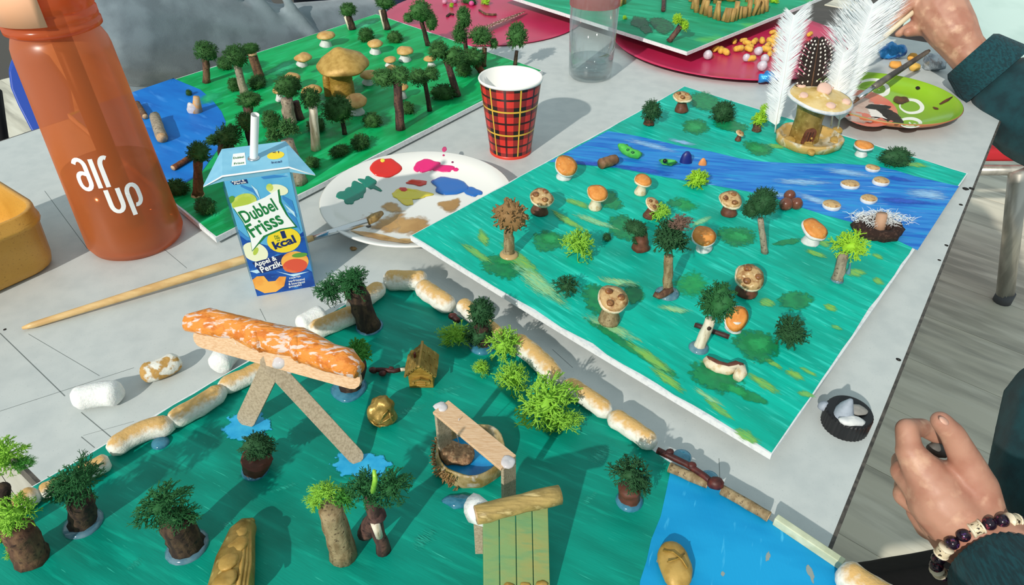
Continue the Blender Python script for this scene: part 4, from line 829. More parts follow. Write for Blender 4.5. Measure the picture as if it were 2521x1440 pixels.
tree(SNB, 'bushy dark lichen tree on a stout black trunk with a big glue puddle, lower left', (204, 1290), (197, 1225), 30, 29, [(192, 1182, 72, 48), (150, 1205, 42, 32)], bark_dk, L_dark, 'flat', 2, gN, gl=46)
t_ = tree(SNB, 'leaning stout bark trunk with a drooping dark lichen crown and glue blob', (462, 1345), (430, 1275), 40, 36, [(400, 1240, 76, 44), (440, 1272, 52, 36)], bark_dk, L_dark, 'open', 3, gN, gl=50)
tree(SNB, 'smooth tan trunk with lime lichen crown, left of the twin trees', (846, 1366), (812, 1248), 32, 28, [(800, 1212, 40, 36), (775, 1235, 28, 24), (850, 1225, 36, 32, 'open', L_mid)], bark_tan, L_lime, 'open', 0, gN, gl=20, glm=glue_b)
t_ = tree(SNB, 'slim dark trunk with peeled patch and wide dark crown, right twin tree', (944, 1355), (908, 1225), 17, 13, [(900, 1198, 56, 46), (962, 1200, 62, 42)], bark_purple, L_dark, 'open', 2, gN)
b0 = SNB.on(944, 1355); log(SNB.on(898, 1312, .5), PY(930, 1265, b0.y), .45, bark_purple, None, 'side_branch', parent=t_)
MB().tube([PY(925, 1275, b0.y)+V((0, -.25, 0)), PY(936, 1310, b0.y)+V((0, -.25, 0))], [.25, .2], 8).build('peeled_patch', palewood, t_)
MB().tube([PY(918, 1210, b0.y-1.2), PY(924, 1180, b0.y-1.4), PY(921, 1158, b0.y-1.4)], [.13, .12, .08], 6).build('pale_stalk', L_lime, t_)
t_ = tree(SNB, 'stout brown trunk under lime lichen at the left frame edge', (78, 1372), (45, 1300), 38, 34, [(40, 1262, 62, 46), (10, 1300, 40, 50), (55, 1345, 40, 26), (20, 1400, 62, 40), (95, 1425, 34, 18)], bark_br, L_lime, 'open', 1, gN)
t_ = tree(SNB, 'thin dark trunk with lime lichen over the table corner, left frame edge', (10, 1320), (8, 1200), 18, 15, [(6, 1125, 60, 48), (55, 1140, 32, 16, 'flat', L_mid)], bark_dk, L_lime, 'open', 3, gN)
gR = 'lime lichen trail along the right edge'
for lb, c, r, st, m, sd_ in [('lime lichen sprig in front of the dense dark tree', (1125, 825), (48, 34), 'open', L_lime, 0), ('upright lime lichen clump at the top of the trail', (1243, 850), (42, 52), 'open', L_lime, 1), ('lime lichen clump in the middle of the trail', (1262, 930), (52, 44), 'open', L_lime, 2), ('largest lime lichen clump at the lower end of the trail', (1345, 990), (92, 62), 'open', L_lime, 3), ('small lime lichen bunch at the very end of the trail', (1385, 1035), (52, 34), 'open', L_lime, 0), ('small lime lichen sprig left of the trail', (1185, 905), (26, 22), 'open', L_lime, 2)]:
    bush(SNB, lb, c, r, st, m, sd_, gR, 'lichen_clump', cat='lichen', lift=.45)
tw_m = mk('red_brown_twig', '#5b241d', [('#3a1512', 200, U3, 0, .4, .6)], rough=.5)
def twig(lb, pts, r, buds, m=tw_m, z=.9):
    ps = [G(p[0], p[1], z) for p in pts]; o = thing('twig', lb, 'twig', ps[0]); MB().tube(ps, r, 8, amp=.04, fr=3).build('stem', m, o)
    for q, s_ in buds: MB().blob(G(q[0], q[1], z+.05), (s_, s_*.8, s_*.8), 10, 7, .05, 3).build('bud', m, o)
    return o
t_ = twig('red-brown twig with buds pointing at the golden house', [(912, 911), (940, 910), (970, 913), (985, 910)], .16, [((918, 911), .3), ((942, 919), .28), ((963, 907), .2)])
MB().tube([G(984, 910, .9), G(1000, 909, .9)], .13, 8).build('peeled_tip', palewood, t_)
twig('red-brown twig with buds lying over the lake corner', [(1618, 1108), (1645, 1120), (1690, 1142), (1735, 1172), (1768, 1200)], .2, [((1648, 1113), .28), ((1703, 1146), .3), ((1762, 1190), .5)], z=1.3)
twig('short red-brown twig poking out left of the dense dark lichen tree', [(1112, 776), (1128, 790)], .25, [((1115, 778), .35)], z=1.2)
def edge_stick(p, q, r, m, cut, lb, nm='wood_stick'):
    rr = r/ppc(G(*p, .6)); log(G(p[0], p[1], .6+rr), G(q[0], q[1], .6+rr), rr, m, cut, nm, lb, 'stick')
edge_stick((1648, 1150), (1742, 1190), 13, bark_tan, cutwood, 'grey-brown split stick at the lake corner, under the red-brown twig')
edge_stick((1778, 1205), (1893, 1272), 13, bark_tan, cutwood, 'straight grey-brown stick along the lake edge')
p, q = G(1908, 1278, .9), G(2075, 1390, .9); t = (q-p).normalized(); s_ = V((-t.y, t.x, 0))
MB().box((p+q)/2, (q-p)/2, s_*.22, V((0, 0, .3))).build('wood_stick', mk('pale_greenish_stick', '#c9d0b4', [('#b5bd9e', 120, U3, 0, .4, .6)], rough=.6), None, bevel=.06, label='pale greenish square stick along the lake edge by the table corner', cat='stick')
puddle(SNB, NEAR, (395, 1092), 22, glue_b); puddle(SNB, NEAR, (1745, 1180), 26, glue_b); puddle(SNB, NEAR, (1680, 1125), 22, glue_b)
# --- orange log frame
fr_ = thing('log_frame', 'orange-painted log on a craft stick held by two stick legs', 'craft frame', SNB.on(740, 1090))
ap = PY(672, 885, 29.0)
def slat(p, q, w, th, wdir, nm, m, par):
    p, q = V(p), V(q); t = (q-p).normalized(); wd = V(wdir); wd = (wd-t*wd.dot(t)).normalized(); n = t.cross(wd); hl = (q-p).length/2; c = (p+q)/2
    out = []
    for s in (1, -1):
        for i in range(7):
            a = (-math.pi/2+math.pi*i/6); out.append(c+t*s*(hl-w/2+w/2*math.cos(a))+wd*s*math.sin(a)*w/2)
    return MB().prism([x-n*th/2 for x in out], n*th).build(nm, m, par, smooth=False, bevel=.02)
slat(SNB.on(600, 1045, -.02), ap+V((.3, .5, .3)), 1.25, .2, (1, -.25, .2), 'leg', stickg, fr_)
slat(SNB.on(888, 1136, -.02), ap+V((-.4, -.25, .5)), .95, .2, (.6, .5, .35), 'leg', stickg, fr_)
zt = ap.z+.6
slat(G(478, 826, zt), G(890, 938, zt-.1), 1.2, .22, (0, .45, 1), 'cross_stick', stickw, fr_)
lp = [G(x, y, zt+.75) for x, y in ((462, 792), (520, 793), (590, 805), (640, 822), (700, 840), (735, 845), (765, 862), (810, 880), (850, 892), (884, 908))]
obark = mk('orange_painted_bark', '#e08a35', [('#c96f22', 200, (1, 1, 1), 0, .5, .64), ('#dfc6ba', 260, (.5, 1.6, 1), 0, .53, .59), ('#e9a052', 90, U3, 0, .55, .7)], rough=.65, bump=.12, bs=320, bst=(.5, 1.5, 1))
MB().tube(lp, [.55, .85, .8, .88, .8, .86, .95, .8, .8, .6], 16, True, amp=.3, fr=.9).build('orange_log', obark, fr_)
for p, s_ in (((640, 830), .85), ((738, 855), .9)):
    MB().blob(G(p[0], p[1], zt+.8), (s_*.5, s_, s_), 12, 8, .2, 1.2).build('knot', obark, fr_)
MB().blob(G(690, 895, ap.z+.2), (.5, .3, .45), 14, 9, .3, 1.6).build('hot_glue', glue_c, fr_)
MB().blob(G(715, 905, ap.z-.2), (.45, .3, .35), 12, 8, .25, 1.6).build('hot_glue', glue_c, fr_)
MB().blob(G(583, 845, zt+.2), (.14, .1, .14), 10, 7).build('hot_glue', glue_c, fr_)
# --- golden house
b0 = SNB.on(1038, 955); k = ppc(b0); hw = 33/k; hd = 1.0
hs_ = thing('golden_house', 'tiny golden tiled-roof house figurine on the deep green board', 'figurine', b0+V((0, hd, 0)))
X, Yv, Z = V((1, 0, 0)), V((0, 1, 0)), V((0, 0, 1))
cb = b0+V((0, hd, 0)); wh = 1.15
MB().box(cb+Z*wh/2, X*hw*.9, Yv*hd, Z*wh/2).build('walls', gold_dk, hs_, smooth=False, bevel=.04)
g_ = MB().prism([cb+V((-hw*.9, -hd, wh)), cb+V((hw*.9, -hd, wh)), cb+V((0, -hd, wh+.85))], V((0, hd*2, 0))).build('gable', gold_dk, hs_, smooth=False)
rl = (hw*1.05); hr_ = 1.0
for s in (-1, 1):
    for i in range(6):
        f0, f1 = i/6, (i+1.25)/6
        pa = cb+V((s*rl*1.05*(1-f0), 0, wh-.1+hr_*f0)); pb2 = cb+V((s*rl*1.05*(1-f1), 0, wh-.1+hr_*f1)); d = pb2-pa; n = V((s*hr_, 0, rl)).normalized()
        for j in range(3):
            yy_ = -hd*1.1+hd*2.2*(j+.5)/3
            MB().box((pa+pb2)/2+n*(.06+.03*((i+j) % 2))+V((0, yy_, 0)), d/2, Yv*hd*.36, n*.06).build('roof_tile', gold, hs_, smooth=False)
MB().tube([cb+V((0, -hd*1.2, wh+hr_-.02)), cb+V((0, hd*1.2, wh+hr_+.1))], .1, 8).build('ridge', gold_y, hs_)
MB().blob(cb+V((-hw*.7, .5, wh+.75)), .17, 10, 7).build('chimney_ball', gold_y, hs_)
MB().box(cb+V((-hw*.45, .1, wh+.75)), X*.06, Yv*.1, Z*.3).build('chimney', mk('dark_red_stain', '#5c1a14', rough=.5), hs_, smooth=False)
for s in (-1, 1):
    MB().box(cb+V((s*.28, -hd-.1, wh*.78)), V((.3, 0, -.12*s)), Yv*.1, Z*.06).build('porch_roof', gold, hs_, smooth=False)
    MB().box(cb+V((s*hw*.6, -hd-.03, wh*.45)), X*.08, Yv*.03, Z*.1).build('window', gold_y, hs_, smooth=False)
for z in (.25, .45, .62): MB().box(cb+V((0, -hd-.04, wh*z)), X*.3, Yv*.04, Z*.035).build('step', gold_y, hs_, smooth=False)
# --- gold lumps
def crease(o, ps, r, m): MB().tube(ps, r, 6).build('fold', m, o)
b0 = SNB.on(944, 1045); k = ppc(b0)
gs = thing('clay_rock', 'folded gold clay rock between the frame and the well', 'clay rock', b0)
MB().blob(b0+V((0, .3, 1.0)), (34/k, .85, 1.15), 30, 22, .34, 1.1, tiltm(0, -.15)).build('rock', gold, gs)
for ps in ([(-.7, .95), (-.35, .8), (0, .62), (.35, .85), (.75, 1.0)], [(0, .62), (.05, 1.0), (.25, 1.35), (.5, 1.55)], [(-.75, .5), (-.5, .25), (-.1, .05)], [(.72, .5), (.62, .9), (.6, 1.35)], [(-.3, .2), (.1, .32), (.4, .2)]):
    crease(gs, [b0+V((x, .3-.86*math.sqrt(max(.05, 1-(x/.95)**2-((z-.9)/1.35)**2)), z+.1)) for x, z in ps], .06, gold)
b0 = SNB.on(1662, 1415); k = ppc(b0)
gs = thing('clay_rock', 'flat gold clay rock lying in the bright blue lake', 'clay rock', b0)
MB().blob(b0+V((0, .35, .32)), (42/k, 1.35, .55), 26, 14, .16, .8).build('rock', gold_y, gs)
crease(gs, [b0+V((-.6, .9, .8)), b0+V((-.1, .75, .92)), b0+V((.3, .3, .92)), b0+V((.5, -.1, .8))], .05, gold_dk); crease(gs, [b0+V((-.5, .2, .88)), b0+V((0, .3, .95)), b0+V((.5, .7, .85))], .04, gold_dk)
b0 = SNB.on(575, 1380)
gc = thing('clay_crocodile', 'long folded gold clay figure with layered plates in the lower foreground', 'clay animal', b0)
def N_(x, y, z): return G(x, y, .6+z)
MB().tube([N_(618, 1285, .5), N_(610, 1292, .55), N_(596, 1315, .6), N_(588, 1345, .7), N_(580, 1380, .75), N_(574, 1415, .75), N_(566, 1460, .7)], [.3, .5, .72, .85, 1.0, 1.08, 1.1], 18, True, amp=.12, fr=.9).build('body', gold, gc)
for c, r, z in (((590, 1312), (.45, .55), 1.28), ((584, 1340), (.55, .6), 1.52), ((562, 1380), (.5, .65), 1.72), ((556, 1425), (.6, .6), 1.78)):
    MB().blob(N_(c[0], c[1], z), (r[0], r[1], .2), 14, 8, .08, 1.3, tiltm(-.2, -.15)).build('plate', gold_y, gc)
for dx in (14, 24, 33): crease(gc, [N_(608+dx*.2, 1300, .95), N_(592+dx*.7, 1345, 1.56-dx*.008), N_(582+dx, 1390, 1.8-dx*.012), N_(572+dx, 1450, 1.88-dx*.012)], .12, gold_y)
MB().blob(N_(618, 1287, .6), (.22, .3, .25), 10, 7).build('snout', gold, gc)
# --- well
wc = SNB.on(1160, 1135); k = ppc(wc)
wl_ = thing('well', 'round clay well with blue water, a plank on posts and a floating cork piece', 'well', wc)
wrim = mk('gold_streaked_clay', '#a8986e', [('#8a743e', 120, U3, 0, .42, .6), ('#b9b3a6', 150, U3, 0, .55, .68)], rough=.5, metal=.1, bump=.06, bs=300)
Rw = 84/k
MB().lathe(wc, [(Rw*.96, 0), (Rw*1.03, .3), (Rw*1.0, 1.0), (Rw*.98, 1.2), (Rw*.93, 1.2), (Rw*.9, .8), (Rw*.89, .15), (.01, .1)], 36, amp=.25, fr=.9).build('wall', wrim, wl_)
wi = MB().lathe(wc, [(Rw*.9, .3), (Rw*.4, .32), (.01, .32)], 30).build('water', mk('blue_painted_water', '#1f9ad6', [('#1a70b4', 40, U3, 0, .5, .65)], rough=.2), wl_)
cork = mk('cork_crumb', '#a98562', [('#86654a', 400, U3, 0, .4, .6), ('#c9a680', 500, U3, 0, .55, .68)], rough=.9, bump=.12, bs=450)
cc = G(1128, 1118, 1.2); MB().blob(cc, (1.05, .72, .34), 22, 12, .22, 1.4, tiltm(.1, .1), sq=.6).build('cork_piece', cork, None, label='rough brown cork piece lying inside the well', cat='cork')
zp = 5.0
p1, p2 = G(1085, 1002, zp), G(1252, 1140, zp-.6)
MB().box((p1+p2)/2, (p2-p1)/2, (p2-p1).cross(V((0, 0, 1))).normalized()*.62, V((0, 0, .1))).build('plank', stickw, wl_, smooth=False, bevel=.03)
for p in (p1, p2):
    q = V((p.x, p.y, .55)); d = (p2-p1).normalized()
    if p is p1: q = q+V((.1, 0, 0))
    MB().box((p+q)/2, d.cross(V((0, 0, 1)))*.5, d*.1, V((0, 0, (p.z-q.z)/2))).build('post', stickg, wl_, smooth=False)
    MB().blob(p+V((0, 0, .05)), (.42, .4, .16), 12, 8, .15, 1.5).build('hot_glue', glue_c, wl_)
    MB().blob(q+V((0, -.1, .15)), (.6, .5, .28), 12, 8, .15, 1.5).build('hot_glue', glue, wl_)
MB().tube([G(1130, 1030, zp+.15), G(1125, 1070, 3.4), G(1132, 1100, 2.0)], .025, 5).build('string', glue_c, wl_)
MB().blob(G(1130, 1232, .65), (1.1, .45, .22), 14, 8, .2, 1.1).build('hot_glue', glue_b, wl_)
wm_ = MB(); rn = random.Random(8)
for i in range(140):
    a = rn.uniform(2.4, 4.4); p = wc+V((math.cos(a)*Rw*1.05, math.sin(a)*Rw*1.05, rn.uniform(.1, 1.2))); d = V((math.cos(a)+rn.gauss(0, .4), math.sin(a)+rn.gauss(0, .4), rn.gauss(0, .5)))*.2
    wm_.tube([p, p+d], [.05, .03], 4, False)
wm_.build('moss_fringe', L_brown, wl_)
# --- lean-to
lt = thing('plank_shelter', 'green-gold plank lean-to shelter with a tan stick along its top', 'shelter', SNB.on(1270, 1340))
grp = mk('green_gold_plank', '#6f8f57', [('#8a8a4c', 30, (1, 3, 1), 0, .45, .65), ('#5c8a5a', 60, (1, 6, 1), 0, .5, .68)], rough=.55, bump=.02, bs=150, bst=(1, 6, 1))
TL, TR, BL, BR = G(1188, 1272, 4.0), G(1350, 1236, 4.0), G(1190, 1475, 1.0), G(1356, 1470, 1.0)
for i in range(4):
    f0, f1 = i/4+.006, (i+1)/4-.006
    a, b_, c_, d_ = TL.lerp(TR, f0), TL.lerp(TR, f1), BL.lerp(BR, f1), BL.lerp(BR, f0)
    n = (b_-a).cross(d_-a).normalized()
    MB().prism([a, b_, c_, d_], n*.2).build('plank', grp, lt, smooth=False, bevel=.04)
    if i: MB().blob(c_.lerp(b_, .12)+V((-.4, 0, .12)), (.3, .22, .1), 10, 6, .08, 2).build('glue_string', gold_y, lt)
log(G(1172, 1268, 4.5), G(1378, 1216, 4.5), .5, mk('gold_brushed_stick', '#b59a5c', [('#8f7a45', 200, (.3, 2, 1), 0, .42, .6), ('#d3bb80', 200, (.3, 2, 1), 0, .6, .7)], rough=.5, bump=.03), cutwood, 'top_stick', parent=lt)
MB().tube([G(1165, 1255, 3.6), G(1195, 1265, 4.0)], [.75, .65], 12, True, amp=.25, fr=1.2).build('foam_end', foam_w, lt)
for a in (G(1182, 1290, 3.6), TR+V((-.3, .3, -.3))):
    MB().box(V((a.x, a.y+.3, (a.z+.6)/2)), X*.35, Yv*.12, Z*(a.z-.6)/2).build('prop', stickg, lt, smooth=False)
slab = MB().tube([BL+V((.2, -.1, -.3)), BR+V((-.2, -.1, -.3))], .3, 8).build('bottom_glue', gold_y, lt)
# ================================================================ lettering fitted between two points
def text_fit(body, A, B, up, h, mat, parent, name='lettering', bold=.0, shear=0, lift=.01, fn=None):
    """A->B is the base line (its length sets the width), h the height in cm"""
    cu = bpy.data.curves.new('t', 'FONT'); cu.body = body; cu.size = 1; cu.offset = bold; cu.shear = shear; cu.resolution_u = 3; cu.extrude = .01
    o = bpy.data.objects.new('t', cu); COL.objects.link(o)
    me = bpy.data.meshes.new_from_object(o.evaluated_get(bpy.context.evaluated_depsgraph_get())); bpy.data.objects.remove(o)
    xs = [v.co.x for v in me.vertices]; ys = [v.co.y for v in me.vertices]; x0, x1, y0, y1 = min(xs), max(xs), min(ys), max(ys)
    A, B, up = V(A), V(B), V(up).normalized(); n = (B-A).cross(up).normalized(); b = MB()
    for v in me.vertices:
        b.v.append(A+(B-A)*((v.co.x-x0)/(x1-x0))+up*((v.co.y-y0)/(y1-y0)*h)+n*(lift+v.co.z*.5))
    b.f = [tuple(p.vertices) for p in me.polygons]; bpy.data.meshes.remove(me)
    return b.build(name, mat, parent, smooth=False)
# ================================================================ juice carton
Pl, Pr = G(633, 729), G(776, 704); h = (PY(560, 446, Pl.y).z+PY(731, 424, Pr.y).z)/2
wv = Pr-Pl; wx = wv.normalized(); bk = V((-wx.y, wx.x, 0))*3.7; up = V((0, 0, 1)); fnn = -bk.normalized()
ct = thing('juice_carton', 'small blue juice carton with a white straw and fruit pictures', 'juice carton', (Pl+Pr+bk)/2)
cblue = mk('carton_light_blue', '#62b4dd', [('#4aa2d2', 40, (1, 1, .3), 0, .4, .65), ('#9fd3ea', 70, (1, 1, 2), .3, .6, .72)], rough=.35)
MB().prism([Pl, Pr, Pr+bk, Pl+bk], up*h).build('box', cblue, ct, smooth=False, bevel=.05)
FL, FR = Pl+up*(h+.45)+fnn*.1, Pr+up*(h+.45)+fnn*.1
KL, KR = Pl+bk*.92+up*(h+.95), Pr+bk*.92+up*(h+.95)
TLf, TRf = Pl+up*h, Pr+up*h
EL_, ER_ = PY(501, 460, Pl.y-.2), PY(776, 432, Pr.y-.2)
ctop = mk('carton_top_blue', '#85c3de', [('#73b5d4', 60, U3, 0, .4, .65)], rough=.4)
MB().add([FL, FR, KR, KL, TLf, TRf, Pl+bk+up*h, Pr+bk+up*h], [(0, 1, 2, 3), (4, 5, 1, 0), (7, 6, 3, 2), (6, 4, 0, 3), (5, 7, 2, 1)]).build('top', ctop, ct, smooth=False)
for Fp, Kp, Ep, Tp, Bp in ((FL, KL, EL_, TLf, Pl+bk+up*h), (FR, KR, ER_, TRf, Pr+bk+up*h)):
    e2 = Ep+bk.normalized()*.12+up*.06
    MB().add([Fp, Kp, Ep, Tp, e2, Bp], [(0, 1, 4), (0, 4, 2), (0, 2, 3), (1, 5, 4), (3, 2, 4, 5)]).build('ear_flap', ctop, ct, smooth=False)
fin_m = mk('carton_seam_white', '#eef1ee', rough=.5)
MB().tube([EL_, FL, FR, ER_], [.05, .12, .12, .05], 6, flat=.5).build('seam', fin_m, ct)
MB().tube([FL.lerp(FR, .48)+(KL-FL)*.5-up*1.5, FL.lerp(FR, .48)+(KL-FL)*.5, PY(628, 282, (FL+(KL-FL)*.5).y)], .29, 14, cap=False).build('straw', mk('white_straw', '#eff2f0', rough=.4), ct)
sc_ = FL.lerp(FR, .48)+(KL-FL)*.5; MB().lathe(sc_, [(.45, 0), (.42, .08), (.28, .1)], 14).build('straw_hole', chrome, ct)
tn = (FR-FL).cross(KL-FL).normalized()
MB().prism([FL.lerp(FR, .14)+(KL-FL)*.3, FL.lerp(FR, .36)+(KL-FL)*.3, FL.lerp(FR, .35)+(KL-FL)*.75, FL.lerp(FR, .17)+(KL-FL)*.75], tn*.02).build('top_logo_panel', fin_m, ct, smooth=False)
ylw = mk('print_yellow', '#eed32f', rough=.45); navy = mk('print_navy', '#122a63', rough=.45); grn = mk('print_green', '#177a3c', rough=.45); wht = mk('print_white', '#f1f4f1', rough=.45); dblue = mk('print_deep_blue', '#1656ac', [('#0f3f8f', 60, (1, 1, 2), 0, .45, .6), ('#4aa0dc', 90, (1, 1, 3), 0, .62, .7)], rough=.4)
bw = FR-FL; kd = KL-FL
text_fit('Dubbel', FL+bw*.17+kd*.55, FL+bw*.33+kd*.55, kd, .24, grn, ct, lift=.05); text_fit('Frisss', FL+bw*.18+kd*.34, FL+bw*.33+kd*.34, kd, .24, grn, ct, lift=.05)
ec = FL+bw*.82+kd*.5; MB().prism([ec+wx*.62*math.cos(t)+kd.normalized()*.5*math.sin(t) for t in [2*math.pi*i/24 for i in range(24)]], tn*.02).build('top_kcal_badge', ylw, ct, smooth=False)
text_fit('<1', ec-wx*.2+kd*.06, ec+wx*.25+kd*.06, kd, .28, navy, ct, lift=.05); text_fit('kcal', ec-wx*.35-kd*.3, ec+wx*.35-kd*.3, kd, .26, navy, ct, lift=.05)
# front artwork: points are read on the carton's front and mapped to its face
def homog(src, dst):
    M_ = []; r_ = []
    for (x, y), (u, v) in zip(src, dst):
        M_ += [[x, y, 1, 0, 0, 0, -u*x, -u*y], [0, 0, 0, x, y, 1, -v*x, -v*y]]; r_ += [u, v]
    s = np.linalg.solve(np.array(M_, float), np.array(r_, float)); return np.append(s, 1).reshape(3, 3)
HM = homog([(348, 535), (838, 472), (556, 1352), (968, 1280)], [(0, 1), (1, 1), (0, 0), (1, 0)])
def A_f(x, y, d=0):
    q = HM @ np.array([x, y, 1.0]); u, v = q[0]/q[2], q[1]/q[2]; u = min(max(u, .0), 1.0); v = min(max(v, .0), 1.0)
    return Pl+wv*float(u)+up*h*float(v)+fnn*(.012+d)
def art(name, m, pts, d=0): return MB().prism([A_f(*p, d) for p in pts], fnn*.008).build(name, m, ct, smooth=False)
def ell(cx, cy, rx, ry, a=0, n=24): return [(cx+rx*math.cos(t)*math.cos(a)-ry*math.sin(t)*math.sin(a), cy+rx*math.cos(t)*math.sin(a)+ry*math.sin(t)*math.cos(a)) for t in [2*math.pi*i/n for i in range(n)]]
def at_(body, a, b_, hc, m, d=.04, bold=.01, shear=0):
    A, B = A_f(*a, 0), A_f(*b_, 0); u_ = (B-A).normalized(); upv = up-u_*up.dot(u_)
    k = (A_f(a[0], a[1]-hc)-A).length; return text_fit(body, A, B, upv, k, m, ct, 'lettering', bold, shear, lift=d)
art('print_dark_field', dblue, [(430, 925), (500, 960), (640, 1000), (760, 1010), (910, 900), (968, 1280), (556, 1352)])
sw = mk('print_swirl', '#3c86c8', rough=.4); sw2 = mk('print_pale_swirl', '#bfe3f2', rough=.4)
for p in [[(470, 560), (560, 590), (600, 660), (560, 620), (470, 575)], [(620, 505), (720, 490), (820, 500), (720, 512), (640, 520)], [(770, 640), (840, 680), (870, 800), (830, 730), (770, 665)], [(800, 760), (860, 800), (890, 900), (850, 840)], [(410, 890), (500, 940), (620, 950), (500, 965), (420, 930)], [(860, 1130), (940, 1100), (960, 1180), (900, 1150)]]: art('print_swirl', sw, p, .006)
for p in [[(545, 560), (590, 600), (610, 670), (590, 640)], [(780, 700), (850, 760), (860, 800), (800, 730)], [(700, 1180), (800, 1200), (930, 1180), (820, 1215)], [(510, 1180), (600, 1160), (640, 1170), (560, 1195)]]: art('print_swirl', sw2, p, .008)
ap_g = mk('print_apple_green', '#b3c84a', [('#d6dd7a', 80, U3, 0, .45, .65)], rough=.4); ap_w = mk('print_apple_flesh', '#e9edc9', rough=.4); pe_r = mk('print_peach_red', '#d8543a', [('#e98f3e', 60, U3, 0, .5, .65)], rough=.4); pe_o = mk('print_peach_orange', '#f0b04e', [('#e0842f', 60, U3, 0, .5, .68)], rough=.4); lf = mk('print_leaf', '#5d9a3a', rough=.4)
art('print_apple', ap_g, ell(490, 690, 95, 62, -.3), .01); art('print_leaf', lf, ell(395, 670, 32, 22, -.8), .012)
art('print_apple_half', ap_w, ell(740, 600, 76, 40, .15), .01); art('print_apple_skin', ap_g, ell(682, 582, 26, 28, .2), .012)
art('print_apple_half', ap_w, ell(555, 1045, 95, 66, .3), .01); art('print_apple_core', ap_g, ell(560, 1040, 16, 30, .5), .014)
art('print_badge', ylw, ell(765, 960, 122, 88, -.15), .016)
logo = [(412, 728), (520, 705), (640, 655), (738, 598), (745, 690), (790, 780), (852, 862), (740, 880), (620, 930), (535, 1034), (525, 940), (480, 830)]
art('print_logo_edge', grn, [(x+(14 if x > 600 else -2), y+(8 if y > 700 else -4)) for x, y in logo], .02); art('print_logo', wht, logo, .028)
at_('Dubbel', (492, 842), (738, 742), 92, grn, .05, .02); at_('Frisss', (548, 945), (778, 838), 100, grn, .05, .02)
at_('1', (756, 950), (786, 943), 52, navy, .04, .0); at_('kcal', (700, 1028), (856, 976), 58, navy, .04, .03); at_('Per', (700, 942), (730, 935), 14, grn, .04, 0); at_('100', (704, 957), (738, 950), 14, grn, .04, 0); at_('ml', (716, 970), (736, 965), 11, grn, .04, 0)
art('print_name_panel', navy, [(530, 1120), (760, 1060), (770, 1150), (590, 1195)], .012)
at_('Appel &', (556, 1160), (715, 1108), 42, wht, .03, .02); at_('Perzik', (600, 1190), (748, 1138), 42, wht, .03, .02)
art('print_peach', pe_o, ell(835, 1110, 98, 70, -.1), .018); art('print_peach_flesh', pe_r, ell(835, 1140, 88, 48, -.12), .022); art('print_leaf', lf, ell(872, 1065, 56, 16, -.12), .026)
art('print_peach_wedge', pe_o, [(520, 1240), (560, 1215), (610, 1212), (640, 1250), (690, 1245), (720, 1215), (768, 1215), (750, 1280), (690, 1320), (610, 1330), (545, 1300)], .018)
for i, s_ in enumerate(('Heerlijk', 'verfrissend', '& boordevol', 'smaak!')): 
    y = 1228+i*19; at_(s_, (783+(0 if i else 10), y+8), (898-(24 if i in (0, 3) else 0), y-10), 15, wht, .03)
at_('Appel &', (405, 548), (500, 535), 16, wht, .03, .01); art('print_small_panel', navy, [(392, 538), (515, 520), (525, 550), (420, 562)], .008); at_('Perzik', (425, 560), (515, 547), 15, wht, .03, .01)
# clear film hanging on the carton's left side
film = glassy('clear_film', '#eef2f3', .2, .1)
MB().prism([Pl+up*1.5+wx*-.12, Pl+up*(h-.5)+wx*-.2, Pl+up*(h-.5)+wx*-.2+bk*.5, Pl+up*1.5-wx*.12+bk*.5], wx*.02).build('film', film, ct, smooth=False)
# ================================================================ long paint brush on the plate
def brush(label, pts, rad, hm, fer, bris, bm, r_f, flat=1.0, name='paint_brush'):
    o = thing(name, label, 'brush', pts[0]); MB().tube(pts, rad, 12).build('handle', hm, o)
    MB().tube(fer, r_f, 14, flat=flat).build('ferrule', chrome, o); MB().tube(bris[0], bris[1], 12, True, amp=.06, fr=5, flat=flat).build('bristles', bm, o)
    return o
hwood = mk('brush_handle_wood', '#d9b77f', [('#c79f66', 60, (.3, 3, 3), 0, .4, .65)], rough=.4)
ba, bb = G(55, 808, .28), G(770, 580, .95)
f1 = G(905, 545, 2.15); f2 = G(940, 524, 1.9)
hb = G(772, 585, 1.35)
o = brush('long wooden paint brush lying behind the juice carton, tip on the white plate', [ba, ba.lerp(hb, .03), ba.lerp(hb, .5), ba.lerp(hb, .93), hb], [.12, .24, .36, .36, .26], hwood, [hb, hb.lerp(f1, .25), hb.lerp(f1, .27), hb.lerp(f1, .3), f1], ([f1, f1.lerp(f2, .5), f2], [.34, .42, .22]), mk('gold_wet_bristles', '#a88a52', [('#7a6238', 200, U3, 0, .4, .6)], rough=.5), [.27, .29, .34, .3, .34])
# ================================================================ white plate with paint
pc = G(1027, 474, 0); pc = V((pc.x+.0, pc.y+.0, 0)); 
pz = G(1027, 476, 1.9); pc = V((pz.x, pz.y, 0)); RP = 236/ppc(pz)
plt = thing('dinner_plate', 'round white dinner plate used as palette, smeared with paint', 'plate', pc)
por = mk('white_porcelain', '#e6e6e0', rough=.18, spec=.5, coat=.2)
MB().lathe(pc, [(.01, .25), (RP*.55, .25), (RP*.6, 0), (RP*.64, .1), (RP*.85, .9), (RP*.985, 1.65), (RP, 1.85), (RP*.985, 1.9), (RP*.86, 1.3), (RP*.7, .72), (RP*.62, .62), (.01, .6)], 64).build('dish', por, plt)
def platez(x, y):
    r = math.hypot(x-pc.x, y-pc.y)/RP
    return .62 if r < .62 else .62+(r-.62)/.08*.1 if r < .7 else .72+(r-.7)/.16*.58 if r < .86 else 1.3+(min(r, .985)-.86)/.125*.6
SP = Surf(platez)
